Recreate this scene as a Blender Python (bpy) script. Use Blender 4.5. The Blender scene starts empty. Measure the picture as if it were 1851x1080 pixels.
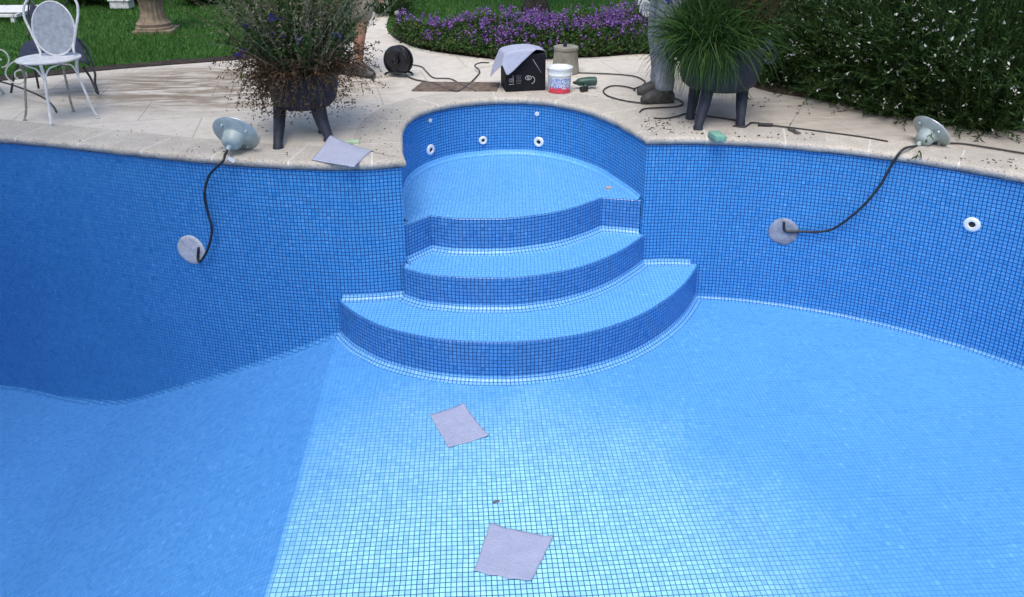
import bpy, bmesh, math, random
import numpy as np
from mathutils import Vector, Matrix, noise
from mathutils.geometry import tessellate_polygon
R = math.radians
random.seed(7); rng = np.random.default_rng(7)
sc = bpy.context.scene
C = sc.collection

# ---------------------------------------------------------------- camera, sky, sun, exposure
F_, PY_, TH_, H_, CX_ = 1400.0, 300.0, R(19.5), 1.59, 925.5
cam = bpy.data.objects.new('camera', bpy.data.cameras.new('camera')); C.objects.link(cam)
cam.location = (0, 0, H_); cam.rotation_euler = (R(90) - TH_, 0, 0)
cam.data.sensor_width = 36; cam.data.lens = F_ / 1851 * 36
cam.data.shift_y = -(540 - PY_) / 1851; cam.data.clip_end = 500; cam.data.clip_start = .05
sc.camera = cam
w = bpy.data.worlds.new('World'); sc.world = w; w.use_nodes = True
nt = w.node_tree
bg = nt.nodes['Background']; sky = nt.nodes.new('ShaderNodeTexSky'); sky.sky_type = 'NISHITA'
SUN_EL, SUN_AZ = R(62), R(192)        # azimuth clockwise from +Y: sun behind the viewer, a little to the left
sky.sun_disc = False; sky.sun_elevation = SUN_EL; sky.sun_rotation = SUN_AZ
sky.air_density = 1.0; sky.dust_density = 3.0; sky.ozone_density = 1.5
nt.links.new(sky.outputs[0], bg.inputs[0]); bg.inputs[1].default_value = .15
sl = bpy.data.lights.new('sun', 'SUN'); sun = bpy.data.objects.new('sun', sl); C.objects.link(sun)
sl.energy = 1.45; sl.angle = R(38); sl.color = (1, .97, .93)
sun.rotation_euler = Vector((math.sin(SUN_AZ) * math.cos(SUN_EL), math.cos(SUN_AZ) * math.cos(SUN_EL), math.sin(SUN_EL))).to_track_quat('Z', 'Y').to_euler()
sc.view_settings.view_transform = 'Standard'; sc.view_settings.look = 'None'
sc.view_settings.gamma = 1; sc.view_settings.exposure = .52

# ---------------------------------------------------------------- helpers
def ray(px, py):
    u = (px - CX_) / F_; v = (py - PY_) / F_
    return Vector((u, math.cos(TH_) - v * math.sin(TH_), -math.sin(TH_) - v * math.cos(TH_)))
def at(px, py, z=0.0):
    r = ray(px, py); t = (z - H_) / r.z
    return Vector((r.x * t, r.y * t, z))
def aty(px, py, Y):
    r = ray(px, py); t = Y / r.y
    return Vector((r.x * t, Y, H_ + r.z * t))

def tag(o, label=None, cat=None, group=None, kind=None):
    if label: o['label'] = label
    if cat: o['category'] = cat
    if group: o['group'] = group
    if kind: o['kind'] = kind
    return o
def empty(name, loc=(0, 0, 0), rz=0, label=None, cat=None, group=None):
    o = bpy.data.objects.new(name, None); C.objects.link(o); o.location = loc; o.rotation_euler = (0, 0, rz)
    o.empty_display_size = .1
    return tag(o, label, cat, group)

class MB:
    def __init__(s): s.v = []; s.f = []; s.uv = []; s.m = []
    def add(s, vs, fs, uvs=None, mi=0):
        n = len(s.v); s.v += [tuple(v) for v in vs]
        for i, f in enumerate(fs):
            s.f.append(tuple(n + k for k in f)); s.m.append(mi)
            s.uv += (uvs[i] if uvs else [(0, 0)] * len(f))
        return s
    def box(s, c, d, rot=None, mi=0, taper=1.0):
        x, y, z = [q / 2 for q in d]
        vs = [Vector((sx * x * (taper if sz > 0 else 1), sy * y * (taper if sz > 0 else 1), sz * z)) for sz in (-1, 1) for sy in (-1, 1) for sx in (-1, 1)]
        if rot is not None: vs = [rot @ v for v in vs]
        c = Vector(c)
        return s.add([v + c for v in vs], [(0, 2, 3, 1), (4, 5, 7, 6), (0, 1, 5, 4), (2, 6, 7, 3), (0, 4, 6, 2), (1, 3, 7, 5)], mi=mi)
    def tube(s, pts, r, n=8, mi=0, cap=True, closed=False):
        pts = [Vector(p) for p in pts]; m = len(pts)
        rr = r if isinstance(r, (list, tuple)) else [r] * m
        vs = []; up = Vector((0, 0, 1)); prev = None
        for i, p in enumerate(pts):
            if closed: t = (pts[(i + 1) % m] - pts[i - 1]).normalized()
            else: t = (pts[min(i + 1, m - 1)] - pts[max(i - 1, 0)]).normalized()
            if prev is None: a = t.orthogonal().normalized()
            else: a = (prev - t * prev.dot(t)).normalized()
            prev = a; b = t.cross(a)
            for k in range(n):
                q = 2 * math.pi * k / n
                vs.append(p + (a * math.cos(q) + b * math.sin(q)) * rr[i])
        fs = []
        for i in range(m if closed else m - 1):
            j = (i + 1) % m
            for k in range(n):
                fs.append((i * n + k, i * n + (k + 1) % n, j * n + (k + 1) % n, j * n + k))
        if cap and not closed: fs += [tuple(range(n))[::-1], tuple((m - 1) * n + k for k in range(n))]
        return s.add(vs, fs, mi=mi)
    def lathe(s, prof, n=32, M=None, mi=0, cap=True):
        vs = []
        for (r, z) in prof:
            for k in range(n):
                a = 2 * math.pi * k / n; v = Vector((r * math.cos(a), r * math.sin(a), z)); vs.append(M @ v if M else v)
        fs = []; m = len(prof)
        for i in range(m - 1):
            for k in range(n): fs.append((i * n + k, i * n + (k + 1) % n, (i + 1) * n + (k + 1) % n, (i + 1) * n + k))
        if cap: fs += [tuple(range(n))[::-1], tuple((m - 1) * n + k for k in range(n))]
        return s.add(vs, fs, mi=mi)
    def build(s, name, mats, parent=None, smooth=False, bevel=0, auto=None):
        me = bpy.data.meshes.new(name); me.from_pydata(s.v, [], s.f)
        if not isinstance(mats, (list, tuple)): mats = [mats]
        for m in mats: me.materials.append(m)
        if len(mats) > 1: me.polygons.foreach_set('material_index', s.m)
        uvl = me.uv_layers.new(name='UVMap'); uvl.data.foreach_set('uv', [c for q in s.uv for c in q])
        if smooth: me.polygons.foreach_set('use_smooth', [True] * len(me.polygons))
        me.update()
        if auto is not None: me.set_sharp_from_angle(angle=R(auto))
        o = bpy.data.objects.new(name, me); C.objects.link(o)
        if parent: o.parent = parent
        if bevel:
            b = o.modifiers.new('bevel', 'BEVEL'); b.width = bevel; b.segments = 2; b.limit_method = 'ANGLE'
        return o
def frame_to(axis, origin=(0, 0, 0)):
    q = Vector(axis).normalized().to_track_quat('Z', 'Y'); return Matrix.Translation(Vector(origin)) @ q.to_matrix().to_4x4()

def catmull(pts, per=8, closed=False):
    pts = [Vector(p) for p in pts]; n = len(pts); out = []
    for i in range(n if closed else n - 1):
        p0 = pts[(i - 1) % n] if closed or i > 0 else pts[0] * 2 - pts[1]
        p1 = pts[i]; p2 = pts[(i + 1) % n]
        p3 = pts[(i + 2) % n] if closed or i + 2 < n else pts[-1] * 2 - pts[-2]
        for k in range(per):
            t = k / per
            out.append(.5 * ((2 * p1) + (p2 - p0) * t + (2 * p0 - 5 * p1 + 4 * p2 - p3) * t * t + (3 * p1 - p0 - 3 * p2 + p3) * t ** 3))
    if not closed: out.append(pts[-1])
    return out

# ---------------------------------------------------------------- materials
class NB:
    def __init__(s, name):
        s.mat = bpy.data.materials.new(name); s.mat.use_nodes = True; s.t = s.mat.node_tree
        s.b = s.t.nodes['Principled BSDF']; s.l = s.t.links.new
    def n(s, t, **k):
        x = s.t.nodes.new(t)
        for a, v in k.items(): setattr(x, a, v)
        return x
    def val(s, sock, v):
        if isinstance(v, bpy.types.NodeSocket): s.l(v, sock)
        else: sock.default_value = v
    def math(s, op, a, b=0.0, c=0.0):
        x = s.n('ShaderNodeMath', operation=op); s.val(x.inputs[0], a); s.val(x.inputs[1], b); s.val(x.inputs[2], c); return x.outputs[0]
    def mix(s, fac, a, b):
        x = s.n('ShaderNodeMix', data_type='RGBA'); s.val(x.inputs[0], fac)
        s.val(x.inputs[6], a if isinstance(a, bpy.types.NodeSocket) else (*a, 1)); s.val(x.inputs[7], b if isinstance(b, bpy.types.NodeSocket) else (*b, 1)); return x.outputs[2]
    def ramp(s, fac, stops, interp='LINEAR'):
        x = s.n('ShaderNodeValToRGB'); s.l(fac, x.inputs[0]); x.color_ramp.interpolation = interp
        e = x.color_ramp.elements
        while len(e) < len(stops): e.new(.5)
        for q, (p, c) in zip(e, stops): q.position = p; q.color = (*c, 1) if len(c) == 3 else c
        return x.outputs[0]
    def noise(s, scale, detail=4, rough=.6, vec=None, dist=0):
        x = s.n('ShaderNodeTexNoise'); x.inputs['Scale'].default_value = scale; x.inputs['Detail'].default_value = detail
        x.inputs['Roughness'].default_value = rough; x.inputs['Distortion'].default_value = dist
        if vec is None: vec = s.n('ShaderNodeTexCoord').outputs['Object']
        s.l(vec, x.inputs['Vector']); return x.outputs[0]
    def bump(s, h, strength=.3, dist=.01):
        x = s.n('ShaderNodeBump'); x.inputs['Strength'].default_value = strength; x.inputs['Distance'].default_value = dist
        s.l(h, x.inputs['Height']); s.l(x.outputs[0], s.b.inputs['Normal'])
    def fin(s, col=None, rough=.5, metal=0, spec=.5):
        if col is not None: s.val(s.b.inputs['Base Color'], col if isinstance(col, bpy.types.NodeSocket) else (*col, 1))
        s.val(s.b.inputs['Roughness'], rough); s.val(s.b.inputs['Metallic'], metal)
        s.b.inputs['Specular IOR Level'].default_value = spec
        return s.mat

def mottled(name, c1, c2, scale=12, rough=.6, bump=.15, metal=0, spec=.5, detail=5, bdist=.004):
    b = NB(name); f = b.noise(scale, detail)
    col = b.ramp(f, [(.35, c1), (.68, c2)])
    b.bump(b.noise(scale * 6, 3), bump, bdist)
    return b.fin(col, rough, metal, spec)
def leafy(name, cols, rough=.6, trans=.25):
    b = NB(name); g = b.n('ShaderNodeNewGeometry')
    r = g.outputs['Random Per Island']
    k = len(cols)
    col = b.ramp(r, [((i + .5) / k, c) for i, c in enumerate(cols)])
    f = b.noise(3.0, 3)
    col2 = b.mix(b.math('MULTIPLY', f, .5), col, tuple(q * .45 for q in cols[0]))
    b.fin(col2, rough, 0, .25)
    if trans:
        t = b.n('ShaderNodeBsdfTranslucent'); b.l(col2, t.inputs[0]); m = b.n('ShaderNodeMixShader'); m.inputs[0].default_value = trans
        b.l(b.b.outputs[0], m.inputs[1]); b.l(t.outputs[0], m.inputs[2]); b.l(m.outputs[0], b.t.nodes['Material Output'].inputs[0])
    return b.mat

TILE = .025
def tile_mat(name, lo, hi, grout, rough=.3, pale=None, gw=.075, fade=None):
    b = NB(name)
    uv = b.n('ShaderNodeUVMap').outputs[0]
    sx = b.n('ShaderNodeSeparateXYZ')
    # the sheets of mosaic were laid by hand: slight wander of the joints
    wob = b.n('ShaderNodeTexNoise'); wob.inputs['Scale'].default_value = 3.1; wob.inputs['Detail'].default_value = 2
    b.l(uv, wob.inputs['Vector'])
    vm = b.n('ShaderNodeVectorMath', operation='SUBTRACT'); b.l(wob.outputs['Color'], vm.inputs[0]); vm.inputs[1].default_value = (.5, .5, .5)
    vs = b.n('ShaderNodeVectorMath', operation='SCALE'); b.l(vm.outputs[0], vs.inputs[0]); vs.inputs['Scale'].default_value = .016
    va = b.n('ShaderNodeVectorMath', operation='ADD'); b.l(uv, va.inputs[0]); b.l(vs.outputs[0], va.inputs[1])
    b.l(va.outputs[0], sx.inputs[0])
    u = b.math('DIVIDE', sx.outputs[0], TILE); v = b.math('DIVIDE', sx.outputs[1], TILE)
    fu = b.math('ABSOLUTE', b.math('SUBTRACT', b.math('FRACT', u), .5)); fv = b.math('ABSOLUTE', b.math('SUBTRACT', b.math('FRACT', v), .5))
    mx = b.math('MAXIMUM', fu, fv)
    mr = b.n('ShaderNodeMapRange', interpolation_type='SMOOTHSTEP'); b.l(mx, mr.inputs[0]); mr.inputs[1].default_value = .5 - gw - .035; mr.inputs[2].default_value = .5 - gw + .02
    cv = b.n('ShaderNodeCombineXYZ'); b.l(b.math('FLOOR', u), cv.inputs[0]); b.l(b.math('FLOOR', v), cv.inputs[1])
    wn = b.n('ShaderNodeTexWhiteNoise', noise_dimensions='2D'); b.l(cv.outputs[0], wn.inputs['Vector'])
    col = b.ramp(wn.outputs[0], [(0, lo), (.05, tuple(a * .5 + c * .5 for a, c in zip(lo, hi))), (.96, hi), (1, tuple(min(1, c * 1.1 + .02) for c in hi))])
    big = b.noise(1.3, 3, .55, uv)
    col = b.mix(b.math('MULTIPLY', b.math('SUBTRACT', big, .35), .9), col, tuple(a * .55 + c * .45 for a, c in zip(lo, hi)))
    # the mosaic comes in sheets of 13 by 13 chips: slightly different batches, seams a touch wider
    us_ = b.math('DIVIDE', u, 13.0); vs_ = b.math('DIVIDE', v, 13.0)
    cs = b.n('ShaderNodeCombineXYZ'); b.l(b.math('FLOOR', us_), cs.inputs[0]); b.l(b.math('FLOOR', vs_), cs.inputs[1])
    wsn = b.n('ShaderNodeTexWhiteNoise', noise_dimensions='2D'); b.l(cs.outputs[0], wsn.inputs['Vector'])
    col = b.mix(b.math('MULTIPLY', wsn.outputs[0], .16), col, tuple(a * .8 + c * .1 for a, c in zip(lo, grout)))
    sm = b.math('MAXIMUM', b.math('ABSOLUTE', b.math('SUBTRACT', b.math('FRACT', us_), .5)), b.math('ABSOLUTE', b.math('SUBTRACT', b.math('FRACT', vs_), .5)))
    seam = b.math('GREATER_THAN', sm, .4885)
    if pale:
        # bright reflection on the level floor, painted into its tile colour
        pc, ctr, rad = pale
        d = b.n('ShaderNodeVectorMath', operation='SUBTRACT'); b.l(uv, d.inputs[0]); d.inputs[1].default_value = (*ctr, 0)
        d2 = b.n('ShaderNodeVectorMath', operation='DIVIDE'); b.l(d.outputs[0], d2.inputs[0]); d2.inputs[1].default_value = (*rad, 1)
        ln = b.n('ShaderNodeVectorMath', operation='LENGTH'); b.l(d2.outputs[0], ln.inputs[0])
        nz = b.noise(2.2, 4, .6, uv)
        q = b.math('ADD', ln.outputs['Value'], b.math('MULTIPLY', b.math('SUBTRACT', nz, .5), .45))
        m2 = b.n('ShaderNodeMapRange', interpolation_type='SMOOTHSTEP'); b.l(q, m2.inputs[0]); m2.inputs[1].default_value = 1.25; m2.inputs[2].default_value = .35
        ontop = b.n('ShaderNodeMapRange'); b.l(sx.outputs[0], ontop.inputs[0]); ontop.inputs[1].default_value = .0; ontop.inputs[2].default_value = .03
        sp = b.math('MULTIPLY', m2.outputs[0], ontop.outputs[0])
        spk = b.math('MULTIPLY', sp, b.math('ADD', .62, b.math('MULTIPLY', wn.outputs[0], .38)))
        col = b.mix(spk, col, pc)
    col = b.mix(b.math('MULTIPLY', seam, .10), col, grout)
    # joints fade to an even tone outside the pale patch and far left
    gf = mr.outputs[0]
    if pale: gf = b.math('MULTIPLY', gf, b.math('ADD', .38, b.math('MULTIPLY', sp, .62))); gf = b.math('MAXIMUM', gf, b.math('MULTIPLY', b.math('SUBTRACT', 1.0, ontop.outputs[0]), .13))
    if fade:
        fm = b.n('ShaderNodeMapRange', interpolation_type='SMOOTHSTEP'); b.l(b.math('ADD', sx.outputs[0], b.math('MULTIPLY', big, .8)), fm.inputs[0])
        fm.inputs[1].default_value = fade[0]; fm.inputs[2].default_value = fade[1]; fm.inputs[3].default_value = .25; fm.inputs[4].default_value = 1
        gf = b.math('ADD', b.math('MULTIPLY', gf, fm.outputs[0]), b.math('MULTIPLY', b.math('SUBTRACT', 1.0, fm.outputs[0]), .42))
    col = b.mix(gf, col, grout)
    # each chip sits at its own small angle
    g = b.n('ShaderNodeNewGeometry'); ws = b.n('ShaderNodeVectorMath', operation='SUBTRACT'); b.l(wn.outputs['Color'], ws.inputs[0]); ws.inputs[1].default_value = (.5, .5, .5)
    wsc = b.n('ShaderNodeVectorMath', operation='SCALE'); b.l(ws.outputs[0], wsc.inputs[0]); wsc.inputs['Scale'].default_value = .07
    wa = b.n('ShaderNodeVectorMath', operation='ADD'); b.l(g.outputs['Normal'], wa.inputs[0]); b.l(wsc.outputs[0], wa.inputs[1])
    wnn = b.n('ShaderNodeVectorMath', operation='NORMALIZE'); b.l(wa.outputs[0], wnn.inputs[0])
    bp = b.n('ShaderNodeBump'); bp.invert = True; bp.inputs['Strength'].default_value = .35; bp.inputs['Distance'].default_value = .0015
    b.l(mr.outputs[0], bp.inputs['Height']); b.l(wnn.outputs[0], bp.inputs['Normal']); b.l(bp.outputs[0], b.b.inputs['Normal'])
    rg = b.math('ADD', b.math('ADD', rough - .1, b.math('MULTIPLY', wn.outputs[0], .2)), b.math('MULTIPLY', mr.outputs[0], .45))
    return b.fin(col, rg, 0, .5)

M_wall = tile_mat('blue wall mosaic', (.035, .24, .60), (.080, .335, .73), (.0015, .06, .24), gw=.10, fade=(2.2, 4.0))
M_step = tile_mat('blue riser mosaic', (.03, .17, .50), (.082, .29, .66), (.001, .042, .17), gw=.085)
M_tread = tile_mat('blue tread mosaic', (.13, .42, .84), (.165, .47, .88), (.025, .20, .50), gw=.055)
M_cove = tile_mat('highlit cove mosaic', (.13, .42, .82), (.20, .50, .90), (.01, .08, .3), gw=.085)  # sky highlights along the coves, painted in as paler tiles
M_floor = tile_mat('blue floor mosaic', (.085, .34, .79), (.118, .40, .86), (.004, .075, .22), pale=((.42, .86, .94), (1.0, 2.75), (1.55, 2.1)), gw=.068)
M_white = mottled('white plastic', (.68, .72, .74), (.8, .82, .84), 20, .35, .03)
M_dark = mottled('dark hole', (.01, .012, .015), (.02, .022, .025), 10, .8, .05)
M_rubber = mottled('black rubber cable', (.012, .012, .014), (.025, .025, .027), 30, .5, .0)
M_cement = mottled('pale cement fill', (.36, .38, .42), (.55, .57, .62), 14, .9, .5)

def travertine(name, coping=False):
    b = NB(name)
    co = b.n('ShaderNodeTexCoord').outputs['Object']
    n1 = b.noise(1.1, 6, .62, co); n2 = b.noise(9, 6, .7, co); n3 = b.noise(60, 3, .6, co)
    col = b.ramp(n2, [(.3, (.50, .45, .37)), (.5, (.61, .565, .485)), (.7, (.70, .66, .59))])
    col = b.mix(b.math('MULTIPLY', n1, .55), col, (.45, .41, .35))
    if coping:
        uv = b.n('ShaderNodeUVMap').outputs[0]; s = b.n('ShaderNodeSeparateXYZ'); b.l(uv, s.inputs[0])
        fr = b.math('ABSOLUTE', b.math('SUBTRACT', b.math('FRACT', b.math('DIVIDE', s.outputs[0], .52)), .5))
        j = b.math('MULTIPLY', b.math('GREATER_THAN', fr, .491), .75)
        cid = b.n('ShaderNodeTexWhiteNoise', noise_dimensions='1D'); b.l(b.math('ROUND', b.math('DIVIDE', s.outputs[0], .52)), cid.inputs['W'])
        col = b.mix(b.math('ADD', .12, b.math('MULTIPLY', cid.outputs[0], .3)), col, (.33, .315, .295))
        col = b.mix(j, col, (.72, .70, .66))
        # grime on the nose of the stone
        edge = b.n('ShaderNodeMapRange', interpolation_type='SMOOTHSTEP'); b.l(b.math('ADD', s.outputs[1], b.math('MULTIPLY', n2, .05)), edge.inputs[0]); edge.inputs[1].default_value = .075; edge.inputs[2].default_value = .0
        col = b.mix(b.math('MULTIPLY', edge.outputs[0], .8), col, (.17, .17, .18))
        pit = b.ramp(b.noise(85, 4, .7, co), [(.36, (1, 1, 1)), (.45, (0, 0, 0))])
        col = b.mix(b.math('MULTIPLY', pit, .8), col, (.10, .10, .10))
    else:
        mp = b.n('ShaderNodeMapping'); b.l(co, mp.inputs[0]); mp.inputs['Rotation'].default_value = (0, 0, R(-14))
        br = b.n('ShaderNodeTexBrick'); b.l(mp.outputs[0], br.inputs['Vector'])
        br.inputs['Scale'].default_value = 1; br.inputs['Brick Width'].default_value = .9; br.inputs['Row Height'].default_value = .6
        br.inputs['Mortar Size'].default_value = .007; br.inputs['Mortar Smooth'].default_value = .3; br.inputs['Bias'].default_value = 0
        br.inputs['Color1'].default_value = (.3, .3, .3, 1); br.inputs['Color2'].default_value = (1, 1, 1, 1)
        tint = b.n('ShaderNodeSeparateColor'); b.l(br.outputs['Color'], tint.inputs[0])
        col = b.mix(b.math('MULTIPLY', tint.outputs[0], .25), col, (.70, .67, .62))
        col = b.mix(b.math('MULTIPLY', br.outputs['Fac'], .5), col, (.30, .28, .25))
        # damp earthy stains that streak over the paving by the lawn edge
        st = b.n('ShaderNodeMapping'); b.l(co, st.inputs[0]); st.inputs['Scale'].default_value = (.9, 3.4, 1); st.inputs['Rotation'].default_value = (0, 0, R(4))
        n4 = b.noise(1.7, 7, .68, st.outputs[0], 1.6)
        sx = b.n('ShaderNodeSeparateXYZ'); b.l(co, sx.inputs[0])
        def blob(cx, cy, rx, ry):
            dx = b.math('DIVIDE', b.math('SUBTRACT', sx.outputs[0], cx), rx); dy = b.math('DIVIDE', b.math('SUBTRACT', sx.outputs[1], cy), ry)
            q = b.math('ADD', b.math('MULTIPLY', dx, dx), b.math('MULTIPLY', dy, dy))
            m = b.n('ShaderNodeMapRange', interpolation_type='SMOOTHSTEP'); b.l(q, m.inputs[0]); m.inputs[1].default_value = 1.2; m.inputs[2].default_value = .1; return m.outputs[0]
        msk = b.ramp(n4, [(.38, (0, 0, 0)), (.56, (1, 1, 1))])
        sA = b.math('MULTIPLY', blob(-2.5, 6.6, 1.7, 1.0), msk)
        col = b.mix(b.math('MULTIPLY', sA, .85), col, (.17, .12, .07))
        shadeB = b.math('MULTIPLY', blob(3.0, 5.9, 2.6, 1.8), b.math('ADD', .5, b.math('MULTIPLY', msk, .5)))  # soft shade over the right of the paving, painted as a darker tone
        col = b.mix(b.math('MULTIPLY', shadeB, .62), col, (.27, .235, .20))
        pit = b.ramp(n3, [(.30, (1, 1, 1)), (.37, (0, 0, 0))])
        col = b.mix(b.math('MULTIPLY', pit, .5), col, (.22, .2, .18))
    x = b.n('ShaderNodeMath', operation='ADD'); b.l(n2, x.inputs[0]); b.l(n3, x.inputs[1])
    b.bump(x.outputs[0], .5 if coping else .3, .012 if coping else .006)
    return b.fin(col, .78, 0, .3)
M_patio = travertine('travertine paving'); M_coping = travertine('rough coping stone', True)

# ---------------------------------------------------------------- the pool
FZ = -1.25
B0 = Vector((-1.19, 4.52)); BD = Vector((.064, -.998)).normalized(); BL = Vector((-.998, -.064)).normalized()
def floor_z(x, y):
    s = (Vector((x, y)) - B0).dot(BL)
    if s <= 0: return FZ
    d = .49 * s; L = .93
    if d > L - .12: d = L - .12 * math.exp(-(d - (L - .12)) / .12)
    return FZ - d

wallL = [(-4.9, 5.1), (-4.45, 5.3), (-4.0, 5.27), (-3.57, 5.145), (-3.116, 5.03), (-2.68, 4.903), (-2.254, 4.775), (-1.855, 4.675), (-1.484, 4.605), (-1.129, 4.572), (-.9, 4.585), (-.704, 4.628)]
alc = [(-.704, 4.628), (-.755, 4.9), (-.80, 5.24), (-.785, 5.58), (-.67, 5.86), (-.45, 6.06), (-.116, 6.17), (.19, 6.15), (.47, 5.99), (.69, 5.72), (.84, 5.38), (.935, 5.095)]
wallR = [(.935, 5.095), (1.241, 5.098), (1.609, 5.055), (1.959, 4.965), (2.283, 4.846), (2.574, 4.695), (2.842, 4.52), (3.093, 4.32), (3.4, 3.98), (3.65, 3.5), (3.75, 2.8), (3.65, 2.0), (3.3, 1.2), (2.6, .65), (1.5, .38), (0, .33), (-1.5, .4), (-3.0, .6), (-4.3, 1.1), (-5.1, 2.0), (-5.4, 3.1), (-5.3, 4.3), (-4.9, 5.1)]
pL = catmull(wallL, 6); pA = catmull(alc, 6); pR = catmull(wallR, 6)
RING = pL[:-1] + pA[:-1] + pR[:-1]               # clockwise seen from above: pool on the right hand
iC1 = len(pL) - 1; iC2 = iC1 + len(pA) - 1
N = len(RING)
def nrm(P, i, closed=True):                        # unit miter vector towards the pool (right hand of travel)
    n = len(P)
    a = P[(i - 1) % n] if closed or i > 0 else None; c = P[(i + 1) % n] if closed or i < n - 1 else None
    d1 = (P[i] - a).normalized() if a is not None else (c - P[i]).normalized()
    d2 = (c - P[i]).normalized() if c is not None else d1
    n1 = Vector((d1.y, -d1.x)); n2 = Vector((d2.y, -d2.x))
    m = (n1 + n2); m.normalize(); return m / max(.45, m.dot(n1))
def arc_len(P, closed=False):
    s = [0]
    for i in range(1, len(P) + (1 if closed else 0)): s.append(s[-1] + (P[i % len(P)] - P[i - 1]).length)
    return s
S = arc_len(RING, True)

pool = empty('swimming_pool', (0, 4.5, 0), 0, 'drained swimming pool lined with blue mosaic tiles, with a round stepped alcove', 'swimming pool')
def pbuild(mb, name, mat, **k):
    o = mb.build(name, mat, None, **k); o.parent = pool; o.matrix_parent_inverse = pool.matrix_world.inverted()
    o.matrix_parent_inverse = Matrix.Translation((0, -4.5, 0)); return o

def swept(path, prof_fn, closed=False, s0=None, m0=0):
    """prof_fn(i) -> list of (offset towards pool, z, v)"""
    mb = MB(); n = len(path); s = s0 or arc_len(path, closed); rows = []
    vs = []; K = None
    for i in range(n):
        nn = nrm(path, i, closed); pr = prof_fn(i); K = len(pr)
        for (o, z, v) in pr: vs.append((path[i].x + nn.x * o, path[i].y + nn.y * o, z))
        rows.append([v for (_, _, v) in pr])
    fs = []; uv = []
    for i in range(n if closed else n - 1):
        j = (i + 1) % n
        for k in range(K - 1):
            fs.append((i * K + k, i * K + k + 1, j * K + k + 1, j * K + k)); uv.append([(s[i], rows[i][k]), (s[i], rows[i][k + 1]), (s[i + 1], rows[j][k + 1]), (s[i + 1], rows[j][k])])
    return mb.add(vs, fs, uv)
CR = .035
def wall_prof(i):
    p = RING[i]; nn = nrm(RING, i); zf = floor_z(p.x + nn.x * CR, p.y + nn.y * CR)
    out = [(0, 0.0 - .03, -.03)]
    for k in range(1, 9): z = -.03 + (zf + CR + .03) * k / 8; out.append((0, z, z))
    for k in range(1, 7):
        a = math.pi / 2 * k / 6; out.append((CR * (1 - math.cos(a)), zf + CR * (1 - math.sin(a)), zf + CR - CR * a))
    return out
wm = swept(RING, wall_prof, True, S)
for q in range(len(wm.f)):
    if q % 14 >= 9: wm.m[q] = 1
M_base = tile_mat('blue base mosaic', (.05, .25, .64), (.095, .36, .76), (.008, .09, .30), gw=.09)
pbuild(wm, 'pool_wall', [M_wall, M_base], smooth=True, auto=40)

# floor: sheet in (s, t) coordinates along the break between level floor and slope
mb = MB(); ss = [-6.0, -5, -4, -3, -2, -1, -.5, -.2, -.06, 0] + [.1 * k for k in range(1, 60)]; ts = [-1.6 + .25 * k for k in range(28)]
vs = []; 
for s_ in ss:
    for t_ in ts:
        q = B0 + BL * s_ + BD * t_; vs.append((q.x, q.y, floor_z(q.x, q.y) if s_ > 0 else FZ))
fs = []; uv = []; K = len(ts)
for i in range(len(ss) - 1):
    for k in range(K - 1):
        fs.append((i * K + k, (i + 1) * K + k, (i + 1) * K + k + 1, i * K + k + 1))
        c = lambda a, b_: (-ss[a] * (1.113 if ss[a] > 0 else 1), ts[b_])
        uv.append([c(i, k), c(i + 1, k), c(i + 1, k + 1), c(i, k + 1)])
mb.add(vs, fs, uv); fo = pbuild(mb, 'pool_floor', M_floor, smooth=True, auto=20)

# steps: a tread with its riser; the riser runs out in a small cove on the surface below
ZA, ZB, ZC = -.49, -.745, -.975
def step(front, z, zb, back, sharp=()):
    F = [Vector(p) for p in front]
    if sharp:
        out = []
        idx = [0] + list(sharp) + [len(F) - 1]
        for a, b_ in zip(idx[:-1], idx[1:]):
            seg = F[a:b_ + 1]; seg = catmull(seg, 6) if len(seg) > 2 else [seg[0], seg[1]]
            out += seg if not out else seg[1:]
        F = out
    else: F = catmull(F, 7)
    c = .048; nose = .006
    def prof(i):
        out = [(-.012, z, z + .012 + .006), (-.004, z - .0015, z + .006), (0, z - nose, z - nose)]
        for k in range(1, 5): q = z - nose + (zb + c - z + nose) * k / 4; out.append((0, q, q))
        for k in range(1, 7): a = math.pi / 2 * k / 6; out.append((c * (1 - math.cos(a)), zb + c * (1 - math.sin(a)), zb + c - c * a))
        return out
    # pool side is on the right of travel for a path running left to right
    mbr = swept(F, prof)
    poly = [F[i] - nrm(F, i, False) * .012 for i in range(len(F))] + [Vector(p) for p in back]
    tr = tessellate_polygon([[Vector((p.x, p.y, 0)) for p in poly]])
    vs = [(p.x, p.y, z) for p in poly]
    fs2 = []; uv2 = []
    for t in tr:
        a, b_, d = [poly[k] for k in t]
        if (b_ - a).x * (d - a).y - (b_ - a).y * (d - a).x < 0: t = (t[0], t[2], t[1])
        fs2.append(t); uv2.append([(poly[k].x, poly[k].y) for k in t])
    K_ = 12
    for q in range(len(mbr.f)):
        if q % K_ >= 7: mbr.m[q] = 2
    mbr.add(vs, fs2, uv2, mi=1)
    # top rows of the nose use the tread tiles
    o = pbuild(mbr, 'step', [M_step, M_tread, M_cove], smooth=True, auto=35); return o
Af = [(-.735, 4.64), (-.553, 4.85), (-.42, 4.812), (-.28, 4.80), (-.02, 4.81), (.283, 4.906), (.484, 5.036), (.647, 5.181), (.918, 5.13)]
step(Af, ZA, ZB, [(1.1, 5.5), (.9, 6.2), (0, 6.5), (-.9, 6.3), (-1.0, 5.5), (-.85, 4.7)], (1, 7))['label'] = 'top step, the round platform inside the alcove'
Bf = [(-.72, 4.60), (-.691, 4.562), (-.519, 4.477), (-.197, 4.439), (.122, 4.461), (.455, 4.594), (.740, 4.826), (.985, 5.13)]
step(Bf, ZB, ZC, [(.98, 5.4), (-.8, 5.2)])['label'] = 'middle curved step'
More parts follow.
